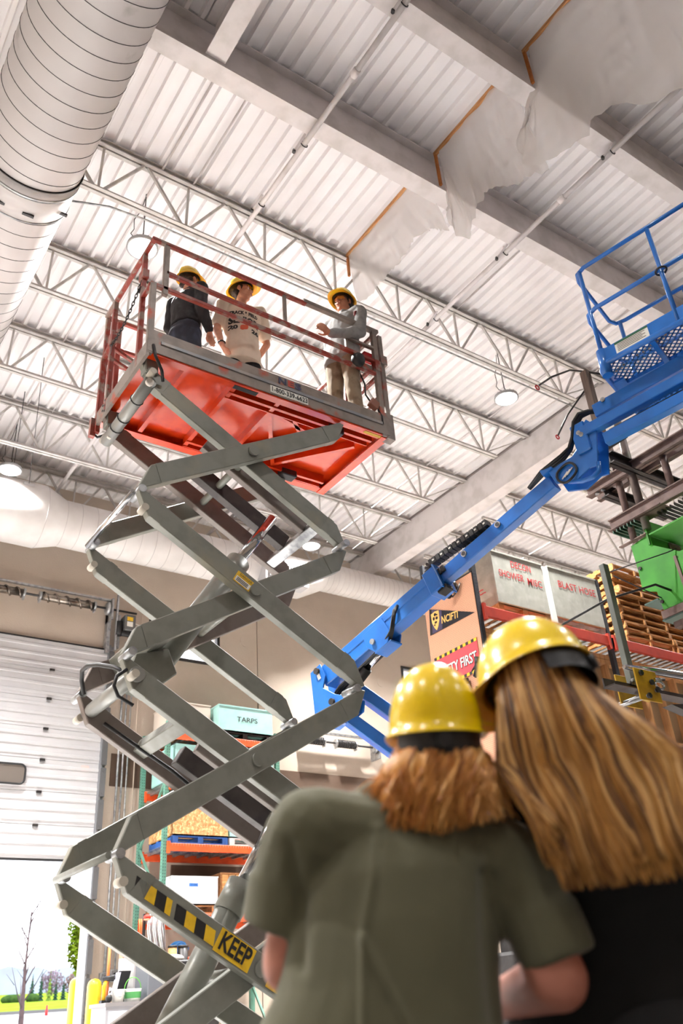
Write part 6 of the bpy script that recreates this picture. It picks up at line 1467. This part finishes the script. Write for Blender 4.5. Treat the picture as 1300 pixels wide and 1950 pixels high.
# hair: full under-volume plus wavy locks
b = MB(); b.ell(F1(0, .02, 1.475), (.092, .105, .085), R1, 22, 14); b.ell(F1(-.01, -.035, 1.40), (.125, .075, .075), R1, 22, 12); b.ell(F1(-.01, -.055, 1.345), (.140, .06, .05), R1, 22, 12)
remesh(b, 'hair_volume', M['hair_copper'], g1, .010, 3, lambda p, n: .006*noise.noise(V((p.x*40, p.y*40, p.z*8))))
def path1(rnd, seg, big=0):
    a = rnd.uniform(-1, 1); th = a*2.2; rr = rnd.uniform(.85, 1.05); ph = rnd.uniform(0, 6.28); fr = rnd.uniform(1.1, 1.7); am = rnd.uniform(.006, .012)+.002*big
    x0 = .088*sin(th)*rr; y0 = .018-.098*cos(th)*rr; ze = 1.283+rnd.uniform(-.03, .06)+.03*abs(a); xe = -.012+.163*a*rnd.uniform(.75, 1.06); ye = -.075-.045*(1-a*a)*rnd.uniform(.5, 1.15)+.09*max(0, abs(a)-.6)
    pts = []
    lock = int((a+1)*9)
    for k in range(seg):
        t = k/(seg-1); e = t**.95; x = x0+(xe-x0)*e; y = y0+(ye-y0)*min(1, 1.12*t**1.25)-.010*sin(pi*t); z = 1.495+(ze-1.495)*t
        w = am*min(1, t*2.2); x += w*sin(fr*6.28*t+ph*.35+lock*2.1); y += w*.7*cos(fr*6.28*t+ph*.35+lock*2.1)
        pts.append(F1(x, y, z))
    return pts
strands(path1, 1500, 16, .0024, random.Random(21)).build('hair', M['hair_copper'], g1)
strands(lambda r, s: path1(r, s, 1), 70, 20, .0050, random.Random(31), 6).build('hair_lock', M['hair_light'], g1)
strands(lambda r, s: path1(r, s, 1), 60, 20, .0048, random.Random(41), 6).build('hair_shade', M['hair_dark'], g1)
# ---- second onlooker: black top, very long straight hair
az2 = radians(48.5); G2 = V((2.05*sin(az2), 2.05*cos(az2), 0))
g2 = thing('person', 'person in black with very long straight golden hair under a yellow hard hat', 'person', G2)
F2 = Fig(G2, (sin(az2), cos(az2)), 1.0); R2 = F2.M3()
H2 = F2.M3(1.0, -.05, .0); hc2 = F2(.0, .03, 1.575)
b = MB()
b.loft([(F2(cx, cy, z), R2@V((rx, 0, 0)), R2@V((0, ry, 0))) for z, cx, cy, rx, ry in ((.74, .10, .21, .27, .14), (.95, .105, .19, .26, .135), (1.12, .13, .12, .21, .125), (1.24, .14, .07, .18, .115), (1.35, .135, .05, .16, .09))])
b.caps(F2(-.05, .06, 1.37), F2(.31, .06, 1.36), .062); b.caps(F2(.10, .05, 1.36), F2(.02, .04, 1.50), .06, .055)
for s in (-1, 1):
    b.caps(F2(.14+s*.10, .15, .88), F2(.14+s*.11, .09, .48), .10, .07); b.caps(F2(.14+s*.11, .09, .48), F2(.14+s*.11, .03, .09), .065, .045); b.caps(F2(.14+s*.11, .0, .05), F2(.14+s*.12, .18, .035), .045, .035)
    b.caps(F2(.13+s*.19, .06, 1.35), F2(.13+s*.22, .12, 1.07), .062, .05); b.caps(F2(.13+s*.22, .12, 1.07), F2(.13+s*.10, .32, 1.0), .05, .033); hand(b, F2(.13+s*.10, .32, 1.0), R2@V((-s*.6, .8, 0)), R2@V((-s*.3, 0, -.8)), 1, .4, s)
head(b, hc2, H2, .98)
remesh(b, 'body', M['skin_f'], g2, .009, 4)
face_parts(hc2, H2, g2, M['hair_gold'], .98)
b = MB()
b.loft([(F2(cx, cy, z), R2@V((rx, 0, 0)), R2@V((0, ry, 0))) for z, cx, cy, rx, ry in ((.70, .10, .22, .32, .18), (.85, .10, .21, .31, .175), (1.0, .11, .18, .285, .17), (1.12, .13, .12, .25, .165), (1.24, .14, .07, .22, .155), (1.33, .135, .05, .20, .12), (1.38, .13, .05, .15, .08))])
b.caps(F2(-.06, .06, 1.36), F2(.32, .06, 1.35), .08); b.caps(F2(.03, .05, 1.40), F2(.18, .05, 1.40), .06)
for s in (-1, 1): b.caps(F2(.13+s*.19, .06, 1.34), F2(.13+s*.22, .12, 1.06), .085, .07); b.caps(F2(.13+s*.22, .12, 1.06), F2(.13+s*.11, .30, 1.0), .07, .05)
remesh(b, 'black_top', M['black_top'], g2, .010, 4, lambda p, n: .006*noise.noise(p*8))
b = MB()
for s in (-1, 1): b.caps(F2(.14+s*.10, .15, .86), F2(.14+s*.11, .09, .48), .115, .09); b.caps(F2(.14+s*.11, .09, .48), F2(.14+s*.11, .03, .10), .085, .07)
b.ell(F2(.14, .16, .88), (.23, .16, .12), R2); remesh(b, 'trousers', M['black_cloth'], g2, .014, 3)
for s in (-1, 1): MB().caps(F2(.14+s*.11, -.02, .05), F2(.14+s*.12, .2, .045), .05, .042).build('shoe', M['black'], g2)
n2 = (F2.r*-.20+F2.f*.34+V((0, 0, 1))).normalized()
fr2 = (F2.r*-1.0+F2.f*.35); fr2 = (fr2-n2*fr2.dot(n2)).normalized(); rt2 = fr2.cross(n2)
HM2 = Matrix((rt2, fr2, n2)).transposed()
hard_hat(g2, F2(.002, .0, 1.612), HM2, 1.0, peak=.055, brim=.010, n=64, h=.165, ratchet=2)
b = MB(); b.ell(F2(.0, .01, 1.56), (.088, .098, .10), R2, 22, 14); b.caps(F2(.01, -.02, 1.52), F2(.05, -.035, 1.38), .082, .085)
b.ell(F2(.10, -.10, 1.30), (.16, .03, .14), R2, 22, 12)
remesh(b, 'hair_volume', M['hair_gold'], g2, .010, 4, lambda p, n: .003*noise.noise(V((p.x*60, p.y*60, p.z*3))))
def path2(rnd, seg):
    a = rnd.uniform(-1, 1); th = a*2.0; rr = rnd.uniform(.9, 1.04)
    x0 = .088*sin(th)*rr; y0 = .005-.092*cos(th)*rr
    if a < -.55: xm, xe, zE = -.105+.03*(a+1), -.03+.05*(a+1), 1.20+rnd.uniform(-.03, .06)
    else: u = (a+.55)/1.55; xm = -.09+.36*u; xe = -.015+.315*u; zE = 1.150+rnd.uniform(-.022, .03)
    ym = -.115-.02*rnd.random(); ye = -.155-.02*rnd.random(); zm = 1.40
    pts = []; j = rnd.uniform(-.012, .012)
    for k in range(seg):
        t = k/(seg-1)
        if t < .45: e = t/.45; s_ = e*e*(3-2*e); x = x0+(xm-x0)*(e**1.15); y = y0+(ym-y0)*s_-.012*sin(pi*e); z = 1.66+(zm-1.66)*e-(0 if a < .3 else .02*sin(pi*e)*0)
        else: e = (t-.45)/.55; x = xm+(xe-xm)*e+.006*sin(7*e+a*9); y = ym+(ye-ym)*e; z = zm+(zE-zm)*e
        if a > .3: z -= .05*(a-.3)*sin(pi*min(1, t*1.2))*.5
        pts.append(F2(x+j*t, y, z))
    return pts
strands(path2, 1300, 15, .0022, random.Random(22)).build('hair', M['hair_gold'], g2)
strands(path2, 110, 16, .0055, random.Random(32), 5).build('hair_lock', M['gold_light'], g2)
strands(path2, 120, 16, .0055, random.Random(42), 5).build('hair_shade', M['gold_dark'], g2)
